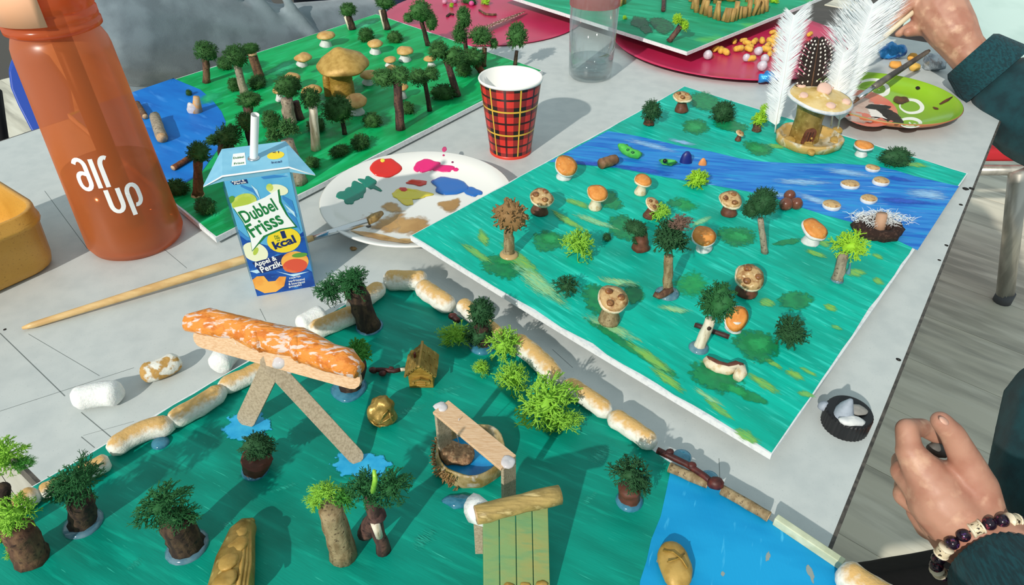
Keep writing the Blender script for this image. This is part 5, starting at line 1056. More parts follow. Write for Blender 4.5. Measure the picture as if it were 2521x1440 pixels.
def dab(c, rx, ry, a, col, hgt=.12, seed=1, amp=.25, nm='paint_blob', rough=.2):
    ol = rough_outline(c, rx, ry, a, 30, amp, seed, 1.6); b = MB(); n = len(ol); ks = ((1, 0), (.97, hgt*.6), (.85, hgt), (.5, hgt*1.05), (.15, hgt*.9))
    for k_, z in ks:
        for p in ol: b.v.append(SP.on(c[0]+(p[0]-c[0])*k_, c[1]+(p[1]-c[1])*k_, .01+z))
    for i in range(len(ks)-1):
        for j in range(n): b.f.append((i*n+j, (i+1)*n+j, (i+1)*n+(j+1) % n, i*n+(j+1) % n))
    b.f.append(tuple((len(ks)-1)*n+j for j in range(n))[::-1])
    return b.build(nm, mk('paint_'+col[1:], col, rough=rough, coat=.3), plt)
dab((948, 412), 40, 25, .1, '#d3261c', seed=2, amp=.12); dab((942, 395), 6, 5, 0, '#e8d84a', .16, 4, .05)
dab((860, 482), 26, 22, .1, '#0f7d68', .06, 5, .35); dab((910, 452), 28, 14, .4, '#0f7d68', .06, 6, .4); dab((882, 468), 22, 20, .2, '#0f7d68', .05, 8, .3)
dab((1050, 408), 32, 15, -.1, '#d81e70', .1, 7, .3); dab((1090, 414), 26, 9, .1, '#d81e70', .08, 9, .3); dab((1027, 415), 9, 8, 0, '#d81e70', .1, 3, .1); dab((1094, 367), 6, 7, .3, '#d81e70', .06, 2, .1); dab((1122, 417), 7, 5, 0, '#d81e70', .06, 2, .1); dab((1092, 382), 3, 2.5, 0, '#b81860', .04, 2, .1); dab((1114, 399), 3, 2.5, 0, '#7a2050', .04, 2, .1)
dab((1105, 457), 44, 23, .1, '#1565b8', .12, 10, .18); dab((1160, 470), 24, 11, .25, '#1565b8', .1, 12, .2)
dab((1025, 449), 25, 8, .05, '#d3301c', .08, 14, .25); dab((1010, 478), 50, 13, .05, '#e0cf3a', .07, 16, .2); dab((993, 487), 26, 14, .5, '#dfc93c', .06, 17, .2); dab((993, 466), 12, 5, .1, '#d3301c', .09, 19, .2)
och = mpatch('ochre_smear', '#c0975c', '#a98048', s=90, rag=2.0, thr=.3, soft=.5, rough=.3)
for c, rx, ry, a, nm in [((985, 553), 115, 34, .05, 'o'), ((1110, 503), 34, 18, -.2, 'o'), ((965, 512), 34, 16, .1, 'o')]:
    patch(SP, plt, och, rough_outline(c, rx, ry, a, 30, .2, c[0] % 31), name='paint_smear', dz=.02+.004*(c[0] % 7))
ogr = mpatch('gold_rim_smear', '#b58a45', '#d9b070', s=160, rag=.8, rough=.3)
patch(SP, plt, ogr, rough_outline((935, 583), 78, 7, .2, 30, .15, 4), name='paint_smear', dz=.05); patch(SP, plt, ogr, rough_outline((1000, 592), 45, 5, .03, 30, .15, 6), name='paint_smear', dz=.05)
dab((907, 555), 7, 4, .1, '#3a2c1c', .08, 3, .2)
# ================================================================ tartan cup
cb = G(1257, 371, 0); ct_ = PY(1256, 190, cb.y); hc = ct_.z; Rb = 50/ppc(cb); Rt = 79/ppc(ct_)
cu_ = thing('paper_cup', 'red tartan paper cup with a white rim and white inside', 'cup', cb)
tm_ = bpy.data.materials.new('tartan_print'); tm_.use_nodes = True; nt = tm_.node_tree; N = nt.nodes; L = nt.links
def mth(op, a, b_=None, c_=None):
    n = N.new('ShaderNodeMath'); n.operation = op
    for i, x in enumerate((a, b_, c_)):
        if x is None: continue
        if isinstance(x, (int, float)): n.inputs[i].default_value = x
        else: L.new(x, n.inputs[i])
    return n.outputs[0]
tcn = N.new('ShaderNodeTexCoord'); sx = N.new('ShaderNodeSeparateXYZ'); L.new(tcn.outputs['Object'], sx.inputs[0])
an = mth('ARCTAN2', sx.outputs[1], sx.outputs[0]); u = mth('FRACT', mth('MULTIPLY_ADD', an, 6/(2*math.pi), 10.0+.67)); v = mth('FRACT', mth('MULTIPLY_ADD', sx.outputs[2], 100/(hc*.325), 10.42))
def band(x, c0, w): return mth('LESS_THAN', mth('ABSOLUTE', mth('SUBTRACT', x, c0)), w)
bu, bv = band(u, .5, .22), band(v, .5, .2)
def mixc(f, a, b_):
    m = N.new('ShaderNodeMix'); m.data_type = 'RGBA'; L.new(f, m.inputs[0])
    for i, x in ((6, a), (7, b_)):
        if isinstance(x, str): m.inputs[i].default_value = lin(x)
        else: L.new(x, m.inputs[i])
    return m.outputs[2]
c1 = mixc(mth('MAXIMUM', bu, bv), '#d4342c', '#8a2420'); c1 = mixc(mth('MULTIPLY', bu, bv), c1, '#1a1411')
ln_ = mth('MAXIMUM', mth('MAXIMUM', band(u, .02, .018), band(u, .98, .018)), mth('MAXIMUM', band(v, .02, .022), band(v, .98, .022))); c1 = mixc(ln_, c1, '#2a1512')
yl = mth('MAXIMUM', band(u, .5, .028), band(v, .5, .035)); c1 = mixc(yl, c1, '#d9ae3c')
L.new(c1, N['Principled BSDF'].inputs['Base Color']); N['Principled BSDF'].inputs['Roughness'].default_value = .4
MB().lathe(cb, [(Rb, 0), (Rb*1.01, .3), (Rt*.97, hc-.2)], 56, cap0=False).build('sleeve', tm_, cu_)
MB().lathe(cb, [(Rb*1.015, 0), (Rb*1.03, .32), (Rb*1.005, .34)], 56).build('foot_band', mk('cup_red', '#cf3a28', rough=.4), cu_)
cwh = mk('cup_white', '#ecebe6', rough=.5)
MB().lathe(cb, [(Rt*.96, hc-.2), (Rt*1.0, hc-.22), (Rt*1.015, hc-.05), (Rt*.99, hc+.1), (Rt*.95, hc), (Rb*.96, .6), (.01, .6)], 56).build('rim_and_lining', cwh, cu_)
# ================================================================ orange drinking bottle
bc = G(340, 588, 0); Rb_ = 109/ppc(bc)
bt = thing('drinking_bottle', 'tall translucent orange drinking bottle with white lettering, half full of water', 'bottle', bc)
def bz(py): return PY(340-(588-py)*.36, py, bc.y).z
zs_, zn = bz(92), bz(62)
fro = glassy('frosted_orange_plastic', '#fac6a2', .1, .3, ('#f08c4c', .5))
Rs = Rb_*1.0
MB().lathe(bc, [(.01, .05), (Rs*.7, 0), (Rs*.93, .15), (Rs, .8), (Rs*.985, 2.2), (Rs*.84, zs_-.9), (Rs*.82, zs_-.3), (Rs*.77, zs_+.2), (Rs*.73, zs_+.5), (Rs*.73, zs_+.9)], 56).build('body', fro, bt)
zw = bz(405)
MB().lathe(bc, [(.01, .52), (Rs*.8, .55), (Rs*.94, 1.05), (Rs*.9, zw), (.01, zw)], 40).build('water', glassy('orange_tinted_water', '#e6b898', .1, .1, ('#a8623c', .1)), bt)
cpm = glassy('orange_cap_plastic', '#f4a070', .15, .2, ('#ea7a44', .65))
zc = zs_+.7
MB().lathe(bc, [(Rs*.76, zc), (Rs*.82, zc+.1), (Rs*.82, zc+.5), (Rs*.79, zc+.6), (Rs*.805, zc+.75), (Rs*.805, zc+1.3), (Rs*.78, zc+1.4), (Rs*.8, zc+1.6), (Rs*.79, zc+4.2), (Rs*.6, zc+4.6), (.01, zc+4.6)], 48).build('cap', cpm, bt)
pod = []
for s_, zz in ((-1, zc+1.2), (1, zc+1.2), (1, zc+3.9), (-1, zc+3.9)): pass
b = MB(); kk = 8
for i in range(kk+1):
    a = -math.pi/2-.12+(-.62+1.24*i/kk)*.95
    for zz in (zc+.95, zc+4.1): b.v.append(bc+V((math.cos(a)*Rs*.83, math.sin(a)*Rs*.83, zz)))
b.f = [(2*i, 2*i+2, 2*i+3, 2*i+1) for i in range(kk)]
po = b.build('cap_tab', mk('peach_plastic', '#eeb48c', rough=.4), bt); md = po.modifiers.new('solid', 'SOLIDIFY'); md.thickness = .002; md.offset = 1
MB().tube([bc+V((.3, .2, 1.5)), bc+V((.1, .1, zc+1))], .75, 16).build('inner_straw', mk('dark_tinted_straw', '#6b4630', rough=.4), bt)
# lettering wrapped round the bottle: strokes in (sideways, up) centimetres
lw = mk('white_print', '#f0f0ee', rough=.5)
def stroke(pts, w=.34, top=False):
    pts = [((p[0]-.53)*1.0+(.62 if p[1] > -.15 and p[0] < 1.2 and top else 0), p[1]*1.4) for p in pts]
    b = MB(); out = []
    m = 3; P = []
    for i in range(len(pts)-1):
        for j in range(m): P.append((pts[i][0]+(pts[i+1][0]-pts[i][0])*j/m, pts[i][1]+(pts[i+1][1]-pts[i][1])*j/m))
    P.append(pts[-1])
    def wrap(x, y, d=.012):
        a = A0+x/(Rs*.93); zz = z0+y; rr = Rs*(.985-.145*(zz-2.2)/(zs_-3.1)) if zz > 2.2 else Rs; return bc+V((math.cos(a)*(rr+d), math.sin(a)*(rr+d), zz))
    for i, p in enumerate(P):
        q0, q1 = P[max(i-1, 0)], P[min(i+1, len(P)-1)]; t = V((q1[0]-q0[0], q1[1]-q0[1])).normalized(); n = (-t[1]*w/2, t[0]*w/2)
        for s in (-1, -.33, .33, 1): b.v.append(wrap(p[0]+n[0]*s, p[1]+n[1]*s))
    for i in range(len(P)-1):
        for j in range(3): b.f.append((4*i+j, 4*i+4+j, 4*i+5+j, 4*i+1+j))
    return b
def arc(cx, cy, rx, ry, a0, a1, n=8): return [(cx+rx*math.cos(R(a0+(a1-a0)*i/n)), cy+ry*math.sin(R(a0+(a1-a0)*i/n))) for i in range(n+1)]
A0 = -math.pi/2+.33; z0 = bz(410)
x_ = .0
letters = {'a': [arc(-1.30, 1.35, .42, .42, 160, 0)+[(-.88, .45)]+arc(-1.3, .45, .42, .45, 0, -360, 14)[:0]+arc(-1.3, .35, .42, .42, 0, -180, 8)+arc(-1.3, .55, .42, .4, 180, 60, 6)+[(-.95, .85)]],
           'i': [[(-.32, -.05), (-.32, 1.75)]], 'r': [[(.25, -.05), (.25, 1.2)]+arc(.62, 1.25, .37, .48, 180, 60, 6)],
           'u': [[(.55, -.2), (.55, -1.1)]+arc(.97, -1.2, .42, .45, 180, 360, 8)+[(1.39, -.2)]],
           'p': [[(1.95, -2.1), (1.95, -.7)]+arc(2.37, -.7, .42, .48, 180, 0, 8)+[(2.79, -1.05)]+arc(2.4, -1.1, .39, .42, 0, -110, 6)]}
for nm, sts in letters.items():
    for s in sts: stroke(s, top=nm in 'air').build('letter_'+nm, lw, bt)
# ================================================================ yellow lunch box
lc = G(141, 655, 0); ym = mk('mustard_plastic', '#c8963f', [('#bb8833', 30, U3, 0, .4, .65), ('#a87a30', 700, U3, 0, .6, .7)], rough=.38, bump=.008, bs=900)
lb_ = thing('lunch_box', 'open mustard yellow plastic lunch box at the left frame edge', 'lunch box', lc)
def rrect(u0, u1, v0, v1, r, z, n=5):
    o = []
    for cu, cv, a0 in ((u1-r, v1-r, 0), (u0+r, v1-r, 90), (u0+r, v0+r, 180), (u1-r, v0+r, 270)):
        for i in range(n+1): a = R(a0+90*i/n); o.append(tb(cu+r*math.cos(a), cv+r*math.sin(a), z))
    return o
lu = lc.dot(UV_)+.5; lv = lc.dot(VV)+.4; ht = PY(112, 510, lc.y+.4).z
b = MB(); prof = [(0.0, .6, 0), (.0, .15, .35), (0, 0, 1.0), (0, -.25, ht-1.3), (0, -.42, ht-1.25), (0, -.42, ht-.9), (0, -.3, ht-.85), (0, -.3, ht), (0, .0, ht+.05), (0, .15, ht-.1), (0, .5, 2), (0, .9, .6)]
n = 0
for _, ins, z in prof:
    ring = rrect(lu-17+ins, lu-ins, lv-11+ins, lv-ins, 2.2-ins*.6 if ins > -2 else 2.2, z); n = len(ring); b.v += ring
for i in range(len(prof)-1):
    for j in range(n): b.f.append((i*n+j, i*n+(j+1) % n, (i+1)*n+(j+1) % n, (i+1)*n+j))
b.f.append(tuple(range(n))[::-1]); b.f.append(tuple((len(prof)-1)*n+j for j in range(n)))
b.build('box', ym, lb_)
# ================================================================ clear bottle
gb = G(1452, 188, 0); k = ppc(gb); Rg = 53/k
cl = thing('clear_bottle', 'clear plastic bottle with a little water and a pink top, behind the tartan cup', 'bottle', gb)
clear = glassy('clear_plastic', '#f8fbfb', .08, .04)
zt_ = PY(1452, 8, gb.y).z
MB().lathe(gb, [(.01, .6), (Rg*.5, .5), (Rg*.85, 0), (Rg*.97, .4), (Rg, 1.2), (Rg*1.08, zt_), (Rg*1.06, zt_), (Rg*.97, 1.3), (Rg*.92, .7), (.01, .75)], 44).build('body', clear, cl)
MB().lathe(gb, [(.01, .8), (Rg*.9, .8), (Rg*.965, 1.4), (Rg*.975, 2.6), (.01, 2.6)], 36).build('water', glassy('clear_water', '#f0f6f6', .1, .03), cl)
MB().lathe(gb, [(Rg*1.1, zt_-.1), (Rg*1.1, zt_+3), (Rg*.9, zt_+3.6), (.01, zt_+3.6)], 36).build('top', glassy('pink_tinted_plastic', '#e0a0a4', .2, .1, ('#d48a8e', .55)), cl)
# ================================================================ pink plates and the green plate
pkm = mk('raspberry_plastic', '#c42a57', [('#b82350', 14, U3, 0, .4, .65)], rough=.3)
pkL = G(1192, 38, 0)
def disc_plate(o, c, r, m, nm='dish', q=1.0): return MB().lathe(c, [(.01, .1*q), (r*.8, .05*q), (r*.93, .3*q), (r, .75*q), (r*.995, .85*q), (r*.92, .5*q), (r*.8, .35*q), (.01, .35*q)], 64).build(nm, m, o)
pL = thing('round_tray', 'round raspberry pink tray behind the green forest board', 'tray', pkL); disc_plate(pL, pkL, 17.2, pkm, 'dish', .27)
pkR = V((34, 108.3, 0)); pR = thing('round_tray', 'round raspberry pink tray with snacks, under the emerald board', 'tray', pkR); disc_plate(pR, pkR, 18.2, pkm)
S35 = Surf(lambda x, y: .38 if x > 14 else .1)
feather('brown barred feather lying on the pink tray', [S35.on(1130, 92, .6), S35.on(1190, 70, .6), S35.on(1250, 45, .6), S35.on(1292, 28, .6)], [(1.1, 1.1), (1.4, 1.2), (1.3, 1.0), (1.0, .7), (.2, .2)], .05, mk('barred_brown_feather', '#6b4038', [('#c9a79a', 400, (1, .3, 1), 0, .5, .58)], rough=.7), bark_tan, 6, dense=110, fuzz=.15, sdv=V((.2, 1, 0)))
for lb, c, r, m in [('yellow lichen crumbs on the pink tray at the frame top', (1196, 6), (14, 8), L_limed), ('dark green moss lump at the frame top on the pink tray', (1155, 2), (26, 9), L_forest), ('small yellow lichen crumb on the pink tray', (1112, 14), (6, 7), L_limed)]:
    bush(S35, lb, c, r, 'lime' if 'yellow' in lb else 'fine', m, 1, None, 'lichen_crumb', cat='lichen')
for lb, pts, m in [('dark bent twig crumb on the pink tray', [(1100, 40), (1108, 34), (1116, 36)], bark_dk), ('brown dried twig above the barred feather', [(1180, 25), (1195, 35), (1212, 37), (1222, 36)], bark_br)]:
    MB().tube([S35.on(*p, .15) for p in pts], .22, 7, amp=.1, fr=2).build('twig', m, None, label=lb, cat='twig')
for lb, c, cm in [('pink bead on the left pink tray near the frame top', (1161, 14), '#c9528f'), ('lilac bead on the left pink tray at the frame top', (1120, 8), '#b06a9a'), ('pale lilac bead on the pink tray by the moss tree', (1095, 10), '#c58aa0')]:
    g0 = S35.on(*c); MB().blob(g0+V((0, 0, .4)), (.5, .5, .45), 12, 8).build('bead', mk('bead_'+cm[1:], cm, rough=.3), None, label=lb, cat='bead')
# eggs, snacks and wrappers
eggm = mk('speckled_egg', '#c9c4cd', [('#b5afbb', 300, U3, 0, .5, .65)], rough=.35)
for lb, c, r in [('pale egg alone under the corner of the emerald board', (1741, 140), 12), ('pale egg touching a snack, uppermost of the egg group', (1865, 130), 11), ('pale egg at the left of the egg group', (1836, 145), 10), ('pale egg at the right of the egg group', (1881, 148), 11), ('pale egg right above the blue wrapper', (1874, 168), 13)]:
    g0 = S35.on(c[0], c[1]+6); rr = r/ppc(g0); MB().lathe(g0+V((0, 0, rr*.9)), [(.01, -rr*.95), (rr*.5, -rr*.8), (rr*.88, -rr*.4), (rr*.95, 0), (rr*.8, rr*.5), (rr*.45, rr*.95), (.01, rr*1.1)], 18, tiltm(.5, .3*(c[0] % 3-1))).build('candy_egg', eggm, None, label=lb, cat='egg', group='pale eggs on the pink tray')
puff = mk('corn_puff', '#dcb04c', [('#c4912f', 200, U3, 0, .45, .65)], rough=.8, bump=.06, bs=400); rn = random.Random(12)
pf = MB()
snk = [(1762, 128, .6), (1775, 131, 1.3), (1786, 135, 1.9), (1808, 108, 1.2), (1830, 105, .1), (1838, 112, 2.6), (1845, 122, .3), (1818, 128, .2), (1857, 110, .9), (1848, 152, .1), (1876, 107, 1.4), (1897, 108, 2.2), (1905, 116, .5), (1890, 118, .9), (1895, 138, 1.2), (1908, 100, .2), (1902, 85, .3), (1915, 95, 2), (1993, 90, .7), (1885, 128, 2.8), (1912, 130, .4), (1842, 127, 2.3)]
sme = None
for i, (x, y, a) in enumerate(snk):
    g0 = S35.on(x, y)
    lbl = 'yellow crunchy snack piece among the scattered snacks on the pink tray'
    if x in (1762, 1775, 1786): lbl = {1762: 'left', 1775: 'middle', 1786: 'right'}[x]+' one of three yellow crunchy snacks beside the lone egg'
    if x == 1902: lbl = 'yellow crunchy snack piece farthest back, against the white feather'
    if x == 1808: lbl = 'yellow crunchy snack piece at the left end of the upper scatter'
    if x == 1848: lbl = 'yellow crunchy snack piece lying in front of the egg group'
    if x == 1993: lbl = 'yellow crunchy snack piece seen between the feathers'
    if x == 1818: lbl = 'yellow crunchy snack piece left of the egg group'
    if sme is None:
        b = MB().tube([V((-.75, 0, .45)), V((-.5, .05, .47)), V((0, .12, .5)), V((.5, .05, .47)), V((.75, 0, .45))], [.25, .45, .48, .45, .25], 10, True, amp=.12, fr=2)
        o = b.build('crunchy_snack', puff, None, loc=(0, 0, 0)); sme = o.data
    else: o = bpy.data.objects.new('crunchy_snack', sme); COL.objects.link(o)
    o.location = W(g0); o.rotation_euler = (0, 0, a); s_ = rn.uniform(.75, 1.1); o.scale = (s_, s_*.95, s_)
    tag(o, lbl, 'snack', 'yellow snacks on the pink tray')
foilb = mk('blue_foil', '#2f8fd6', [('#1660b4', 60, U3, 0, .45, .6), ('#a9d8f0', 90, U3, 0, .6, .68)], rough=.25, metal=.3, bump=.1, bs=250)
def wrapper(lb, surf, c, rx, ry, seed, m, txt=None):
    g0 = surf.on(c[0], c[1]+ry*.5); k = ppc(g0); o = thing('candy_wrapper', lb, 'wrapper', g0)
    MB().blob(g0+V((0, 0, ry/k*.75)), (rx/k, ry/k, ry/k*.8), 22, 14, .45, 1.1).build('foil', m, o)
    if txt:
        q = g0+V((0, -ry/k*.75, ry/k*1.25)); d = V((.8, .35, .45)).normalized(); 
        text_fit(txt, q-d*rx/k*.6+V((0, -.45, 0)), q+d*rx/k*.6+V((0, -.45, 0)), V((-.4, .2, .8)), .5, wht, o, lift=.15)
    return o
wrapper('crumpled blue and white wrapper on the pink tray below the eggs', S35, (1888, 195), 26, 17, 3, foilb)
wrapper('blue crumpled foil wrapper with white writing behind the green plate', FLAT, (2192, 132), 34, 22, 5, foilb)
wrapper('silver crumpled foil wrapper under the painting hand', FLAT, (2295, 160), 28, 24, 7, mk('silver_foil', '#c3ccd2', [('#98a4ae', 80, U3, 0, .45, .6)], rough=.3, metal=.5, bump=.12, bs=250))
for lb, c, m in [('orange peel crumb behind the green plate', (2205, 160), '#e0a04a'), ('yellow snack crumb under the dark brush handle', (2252, 165), '#d8b054'), ('orange snack crumb beside the silver foil', (2248, 140), '#e0a548')]:
    g0 = G(*c, .5); MB().blob(g0, (.9, .6, .5), 12, 8, .25, 1.3).build('snack_crumb', mk('crumb_'+m[1:], m, rough=.7), None, label=lb, cat='snack')
# green plate
gz = G(2180, 238, 1.6); gpc = V((gz.x, gz.y, 0)); RG = 171/ppc(gz)
gp = thing('patterned_plate', 'bright green plate with a white scalloped line, smeared with pink and black paint', 'plate', gpc)
MB().lathe(gpc, [(.01, .2), (RG*.6, .2), (RG*.62, 0), (RG*.66, .1), (RG*.9, .9), (RG, 1.6), (RG*.99, 1.68)], 60).build('underside', mk('terracotta_glaze', '#b5704a', rough=.35), gp)
gpm = mk('lime_glaze', '#8fbf2a', [('#7fae2a', 10, U3, 0, .42, .65)], rough=.22, coat=.2)
MB().lathe(gpc, [(RG*.99, 1.68), (RG*.965, 1.66), (RG*.88, 1.15), (RG*.7, .6), (RG*.6, .5), (.01, .5)], 60).build('green_face', gpm, gp)
def gpz(x, y):
    r = math.hypot(x-gpc.x, y-gpc.y)/RG
    return .5 if r < .6 else .5+(r-.6) if r < .7 else .6+(r-.7)/.18*.55 if r < .88 else 1.15+(min(r, .965)-.88)/.085*.51
SG = Surf(gpz)
def gpat(m, ol, nm, dz): return patch(SG, gp, m, ol, nm, dz)
coral = mpatch('coral_glaze', '#e0705c', '#d9876c', s=60, rag=.1, soft=.02); wgl = mpatch('white_glaze_line', '#eef0e6', s=60, rag=.05, soft=.02); grl = mpatch('green_glaze_lobe', '#82b02c', s=60, rag=.05, soft=.02)
def fromc(x, y): return (1881+x/3, y/3)       # points read on the enlarged view of this plate
gpat(wgl, rough_outline(fromc(1090, 785), 34, 21, .1, 30, .03, 1), 'white_lobe', .02); gpat(grl, rough_outline(fromc(1080, 785), 26, 14, .1, 30, .03, 1), 'green_lobe', .03)
gpat(wgl, rough_outline(fromc(1080, 905), 32, 15, .05, 30, .03, 2), 'white_lobe', .02); gpat(grl, rough_outline(fromc(1075, 910), 25, 9, .05, 30, .03, 2), 'green_lobe', .03)
gpat(wgl, rough_outline(fromc(860, 660), 26, 20, .1, 30, .03, 3), 'white_lobe', .02); gpat(grl, rough_outline(fromc(845, 655), 19, 13, .1, 30, .03, 3), 'green_lobe', .03)
gpat(wgl, rough_outline(fromc(790, 610), 34, 11, -.1, 30, .03, 4), 'white_lobe', .022); gpat(grl, rough_outline(fromc(780, 625), 30, 9, -.1, 30, .03, 4), 'green_lobe', .032)
gpat(coral, rough_outline(fromc(760, 800), 84, 47, .25, 36, .03, 5), 'coral_middle', .04)
smear = mpatch('pinkish_smear', '#cdb3a6', '#b99a8a', s=150, rag=.9); blk = mpatch('black_paint_smear', '#15120f', '#2a241f', s=200, rag=.7, soft=.1); wsm = mpatch('white_smear', '#e9e2da', s=160, rag=.9); brs = mpatch('brown_paint_smear', '#6b3f22', '#3a2416', s=200, rag=.8)
gpat(smear, rough_outline(fromc(700, 810), 66, 36, .2, 30, .1, 6), 'paint_smear', .055); gpat(wsm, rough_outline(fromc(850, 830), 34, 24, .3, 30, .15, 7), 'paint_smear', .06)
gpat(blk, rough_outline(fromc(930, 850), 38, 13, .5, 30, .15, 8), 'paint_smear', .07); gpat(blk, rough_outline(fromc(840, 790), 34, 7, .05, 30, .15, 9), 'paint_smear', .075); gpat(blk, rough_outline(fromc(960, 885), 24, 12, .3, 30, .15, 10), 'paint_smear', .072); gpat(blk, rough_outline(fromc(870, 880), 30, 4, .2, 30, .1, 14), 'paint_smear', .071)
gpat(brs, rough_outline(fromc(1010, 735), 22, 11, .2, 30, .2, 11), 'paint_smear', .07); gpat(brs, rough_outline(fromc(1340, 745), 20, 4, -.5, 24, .15, 12), 'paint_smear', .05); gpat(brs, rough_outline(fromc(1270, 800), 9, 3, .3, 20, .15, 13), 'paint_smear', .05)
gpat(blk, rough_outline(fromc(1135, 650), 7, 5, 0, 20, .1, 15), 'paint_dot', .05); gpat(brs, rough_outline(fromc(700, 605), 7, 5, 0, 20, .1, 16), 'paint_dot', .05)
# brush on the green plate
h0, h1 = G(2287, 125, 5.2), G(2150, 215, 3.0); fe = G(2108, 246, 2.2); tp = G(2098, 258, 1.9)
fe = G(2112, 242, 2.0); tp = G(2101, 255, 1.75)
brush('dark-handled paint brush resting across the green plate', [h0, h0.lerp(h1, .05), h0.lerp(h1, .5), h0.lerp(h1, .9), h1], [.2, .3, .36, .44, .36], mk('dark_grey_handle', '#3c3a38', [('#6b655c', 30, U3, 0, .5, .62)], rough=.35), [h1, h1.lerp(fe, .5), fe], ([fe, tp], [.3, .08]), mk('dark_wet_bristles', '#6b4526', rough=.5), [.36, .35, .32], flat=.8)
# ================================================================ black cap with clay
kc = G(2078, 1045, 0); k = ppc(kc); Rk = 54/k
bcp = thing('bottle_cap', 'ridged black screw cap holding grey clay bits at the table edge', 'cap', kc)
pr = []; b = MB(); nn_ = 72
for r_, z in ((Rk, 0), (Rk, 1.15), (Rk*.96, 1.3), (Rk*.9, 1.32), (.01, 1.3)):
    for j in range(nn_):
        a = 2*math.pi*j/nn_; q = r_*(1+(.02 if j % 2 else -.01)*(1 if z < 1.2 else 0)); b.v.append(kc+V((q*math.cos(a), q*math.sin(a), z)))
for i in range(4):
    for j in range(nn_): b.f.append((i*nn_+j, i*nn_+(j+1) % nn_, (i+1)*nn_+(j+1) % nn_, (i+1)*nn_+j))
b.build('cap', mk('black_plastic', '#16171a', rough=.4), bcp, smooth=False)
gcl = mk('grey_blue_clay', '#9aa4b0', [('#858f9a', 150, U3, 0, .4, .65)], rough=.6, bump=.03)
MB().lathe(G(2073, 1022, 1.3), [(.55, 0), (.55, .35), (.42, .8), (.22, 1.2), (.1, 1.4), (.01, 1.42)], 16, tiltm(0, .1), amp=.12, fr=1.5).build('clay_cone', gcl, None, label='grey-blue clay cone standing on the black cap', cat='clay')
for lb, c, r, m, z in [('flat white clay piece at the front of the black cap', (2097, 1036), (.95, .35, .22), clay_wh, 1.5), ('grey clay leaf at the back of the black cap', (2113, 1010), (.75, .4, .2), mk('warm_grey_clay', '#8f8d88', rough=.6), 1.55), ('small grey clay chip at the left of the black cap', (2027, 1000), (.35, .3, .35), gcl, 1.0)]:
    MB().blob(G(c[0], c[1], z), r, 14, 8, .12, 1.5, tiltm(.2, .2)).build('clay_piece', m, None, label=lb, cat='clay')
MB().blob(G(870, 612, .15), (.28, .2, .15), 10, 6, .1, 3).build('moss_crumb', L_brown, None, label='tiny brown moss crumb on the table below the white plate', cat='crumb')
# ================================================================ people
def skinobj(name, caps, mat, parent, voxel=.18, smooth=6, mb=None):
    b = mb or MB()
    for c in caps: b.capsule(*c)
    o = b.build(name, mat, parent)
    md = o.modifiers.new('remesh', 'REMESH'); md.mode = 'VOXEL'; md.voxel_size = voxel*.01; md.use_smooth_shade = True
    if smooth: md = o.modifiers.new('smooth', 'SMOOTH'); md.factor = .5; md.iterations = smooth
    return o
def PP(x, y, d, rpx): p = D(x, y, d); return p, rpx*d/F
def chain(lst):
    o = []
    for a, b_ in zip(lst[:-1], lst[1:]):
        (p, r), (q, s) = PP(*a), PP(*b_); o.append((p, q, r, s))
    return o
skin = mk('skin', '#b98a74', [('#a97460', 40, U3, 0, .45, .65), ('#cda389', 70, U3, 0, .55, .7)], rough=.5, sss=.12, bump=.006, bs=900)
teal_k = mk('teal_corduroy', '#0a3f46', [('#072f36', 60, U3, 0, .4, .65)], rough=.85, sheen=.08, bump=.04, bs=1600, bst=(1, .15, 1))
teal_r = mk('teal_rib_knit', '#08444c', [('#052f36', 500, (1, .1, 1), 0, .4, .6)], rough=.85, sheen=.05, bump=.05, bs=1800, bst=(1, .1, 1))
blackt = mk('black_trousers', '#0b0b0c', [('#121214', 100, U3, 0, .4, .65)], rough=.9)
per = thing('person', 'person in a teal corduroy sweater and black trousers, painting with a brush', 'person', (66, 34, FZ))
# --- left hand near the table edge
HL = []
wr = (2392, 1312, 45, 84)
HL += chain([wr, (2318, 1235, 45.2, 78), (2262, 1178, 46, 52)])
HL += chain([(2372, 1300, 45.5, 70), (2300, 1200, 45, 62), (2240, 1112, 45.4, 34)])                 # index ray
HL += chain([(2240, 1112, 45.4, 31), (2232, 1056, 45.8, 27), (2272, 1052, 47, 23), (2318, 1080, 47.8, 20)])   # index finger
HL += chain([(2360, 1310, 46, 66), (2285, 1215, 46.2, 52), (2228, 1162, 46.6, 34)])
HL += chain([(2228, 1162, 46.6, 31), (2222, 1135, 49.6, 26), (2275, 1125, 50.5, 22), (2310, 1160, 50, 20)])
HL += chain([(2360, 1330, 46.5, 62), (2290, 1250, 47, 46), (2232, 1218, 47.5, 32)])
HL += chain([(2232, 1218, 47.5, 29), (2228, 1195, 50.5, 25), (2275, 1180, 51.5, 21), (2312, 1195, 51, 19)])
HL += chain([(2290, 1290, 48, 40), (2262, 1262, 48.5, 29)])
HL += chain([(2262, 1262, 48.5, 26), (2260, 1240, 51, 22), (2295, 1230, 52, 19), (2320, 1235, 51.5, 17)])
HL += chain([(2412, 1270, 45, 60), (2402, 1200, 44.6, 52), (2376, 1130, 44.2, 38)])                 # thumb base
HL += chain([(2376, 1130, 44.2, 37), (2345, 1068, 43.6, 30), (2316, 1036, 43.2, 25)])               # thumb
HL += chain([(2330, 1180, 45, 44), (2385, 1170, 44.8, 40)])
HL += chain([(2320, 1180, 45.4, 44), (2262, 1140, 45.4, 36)])
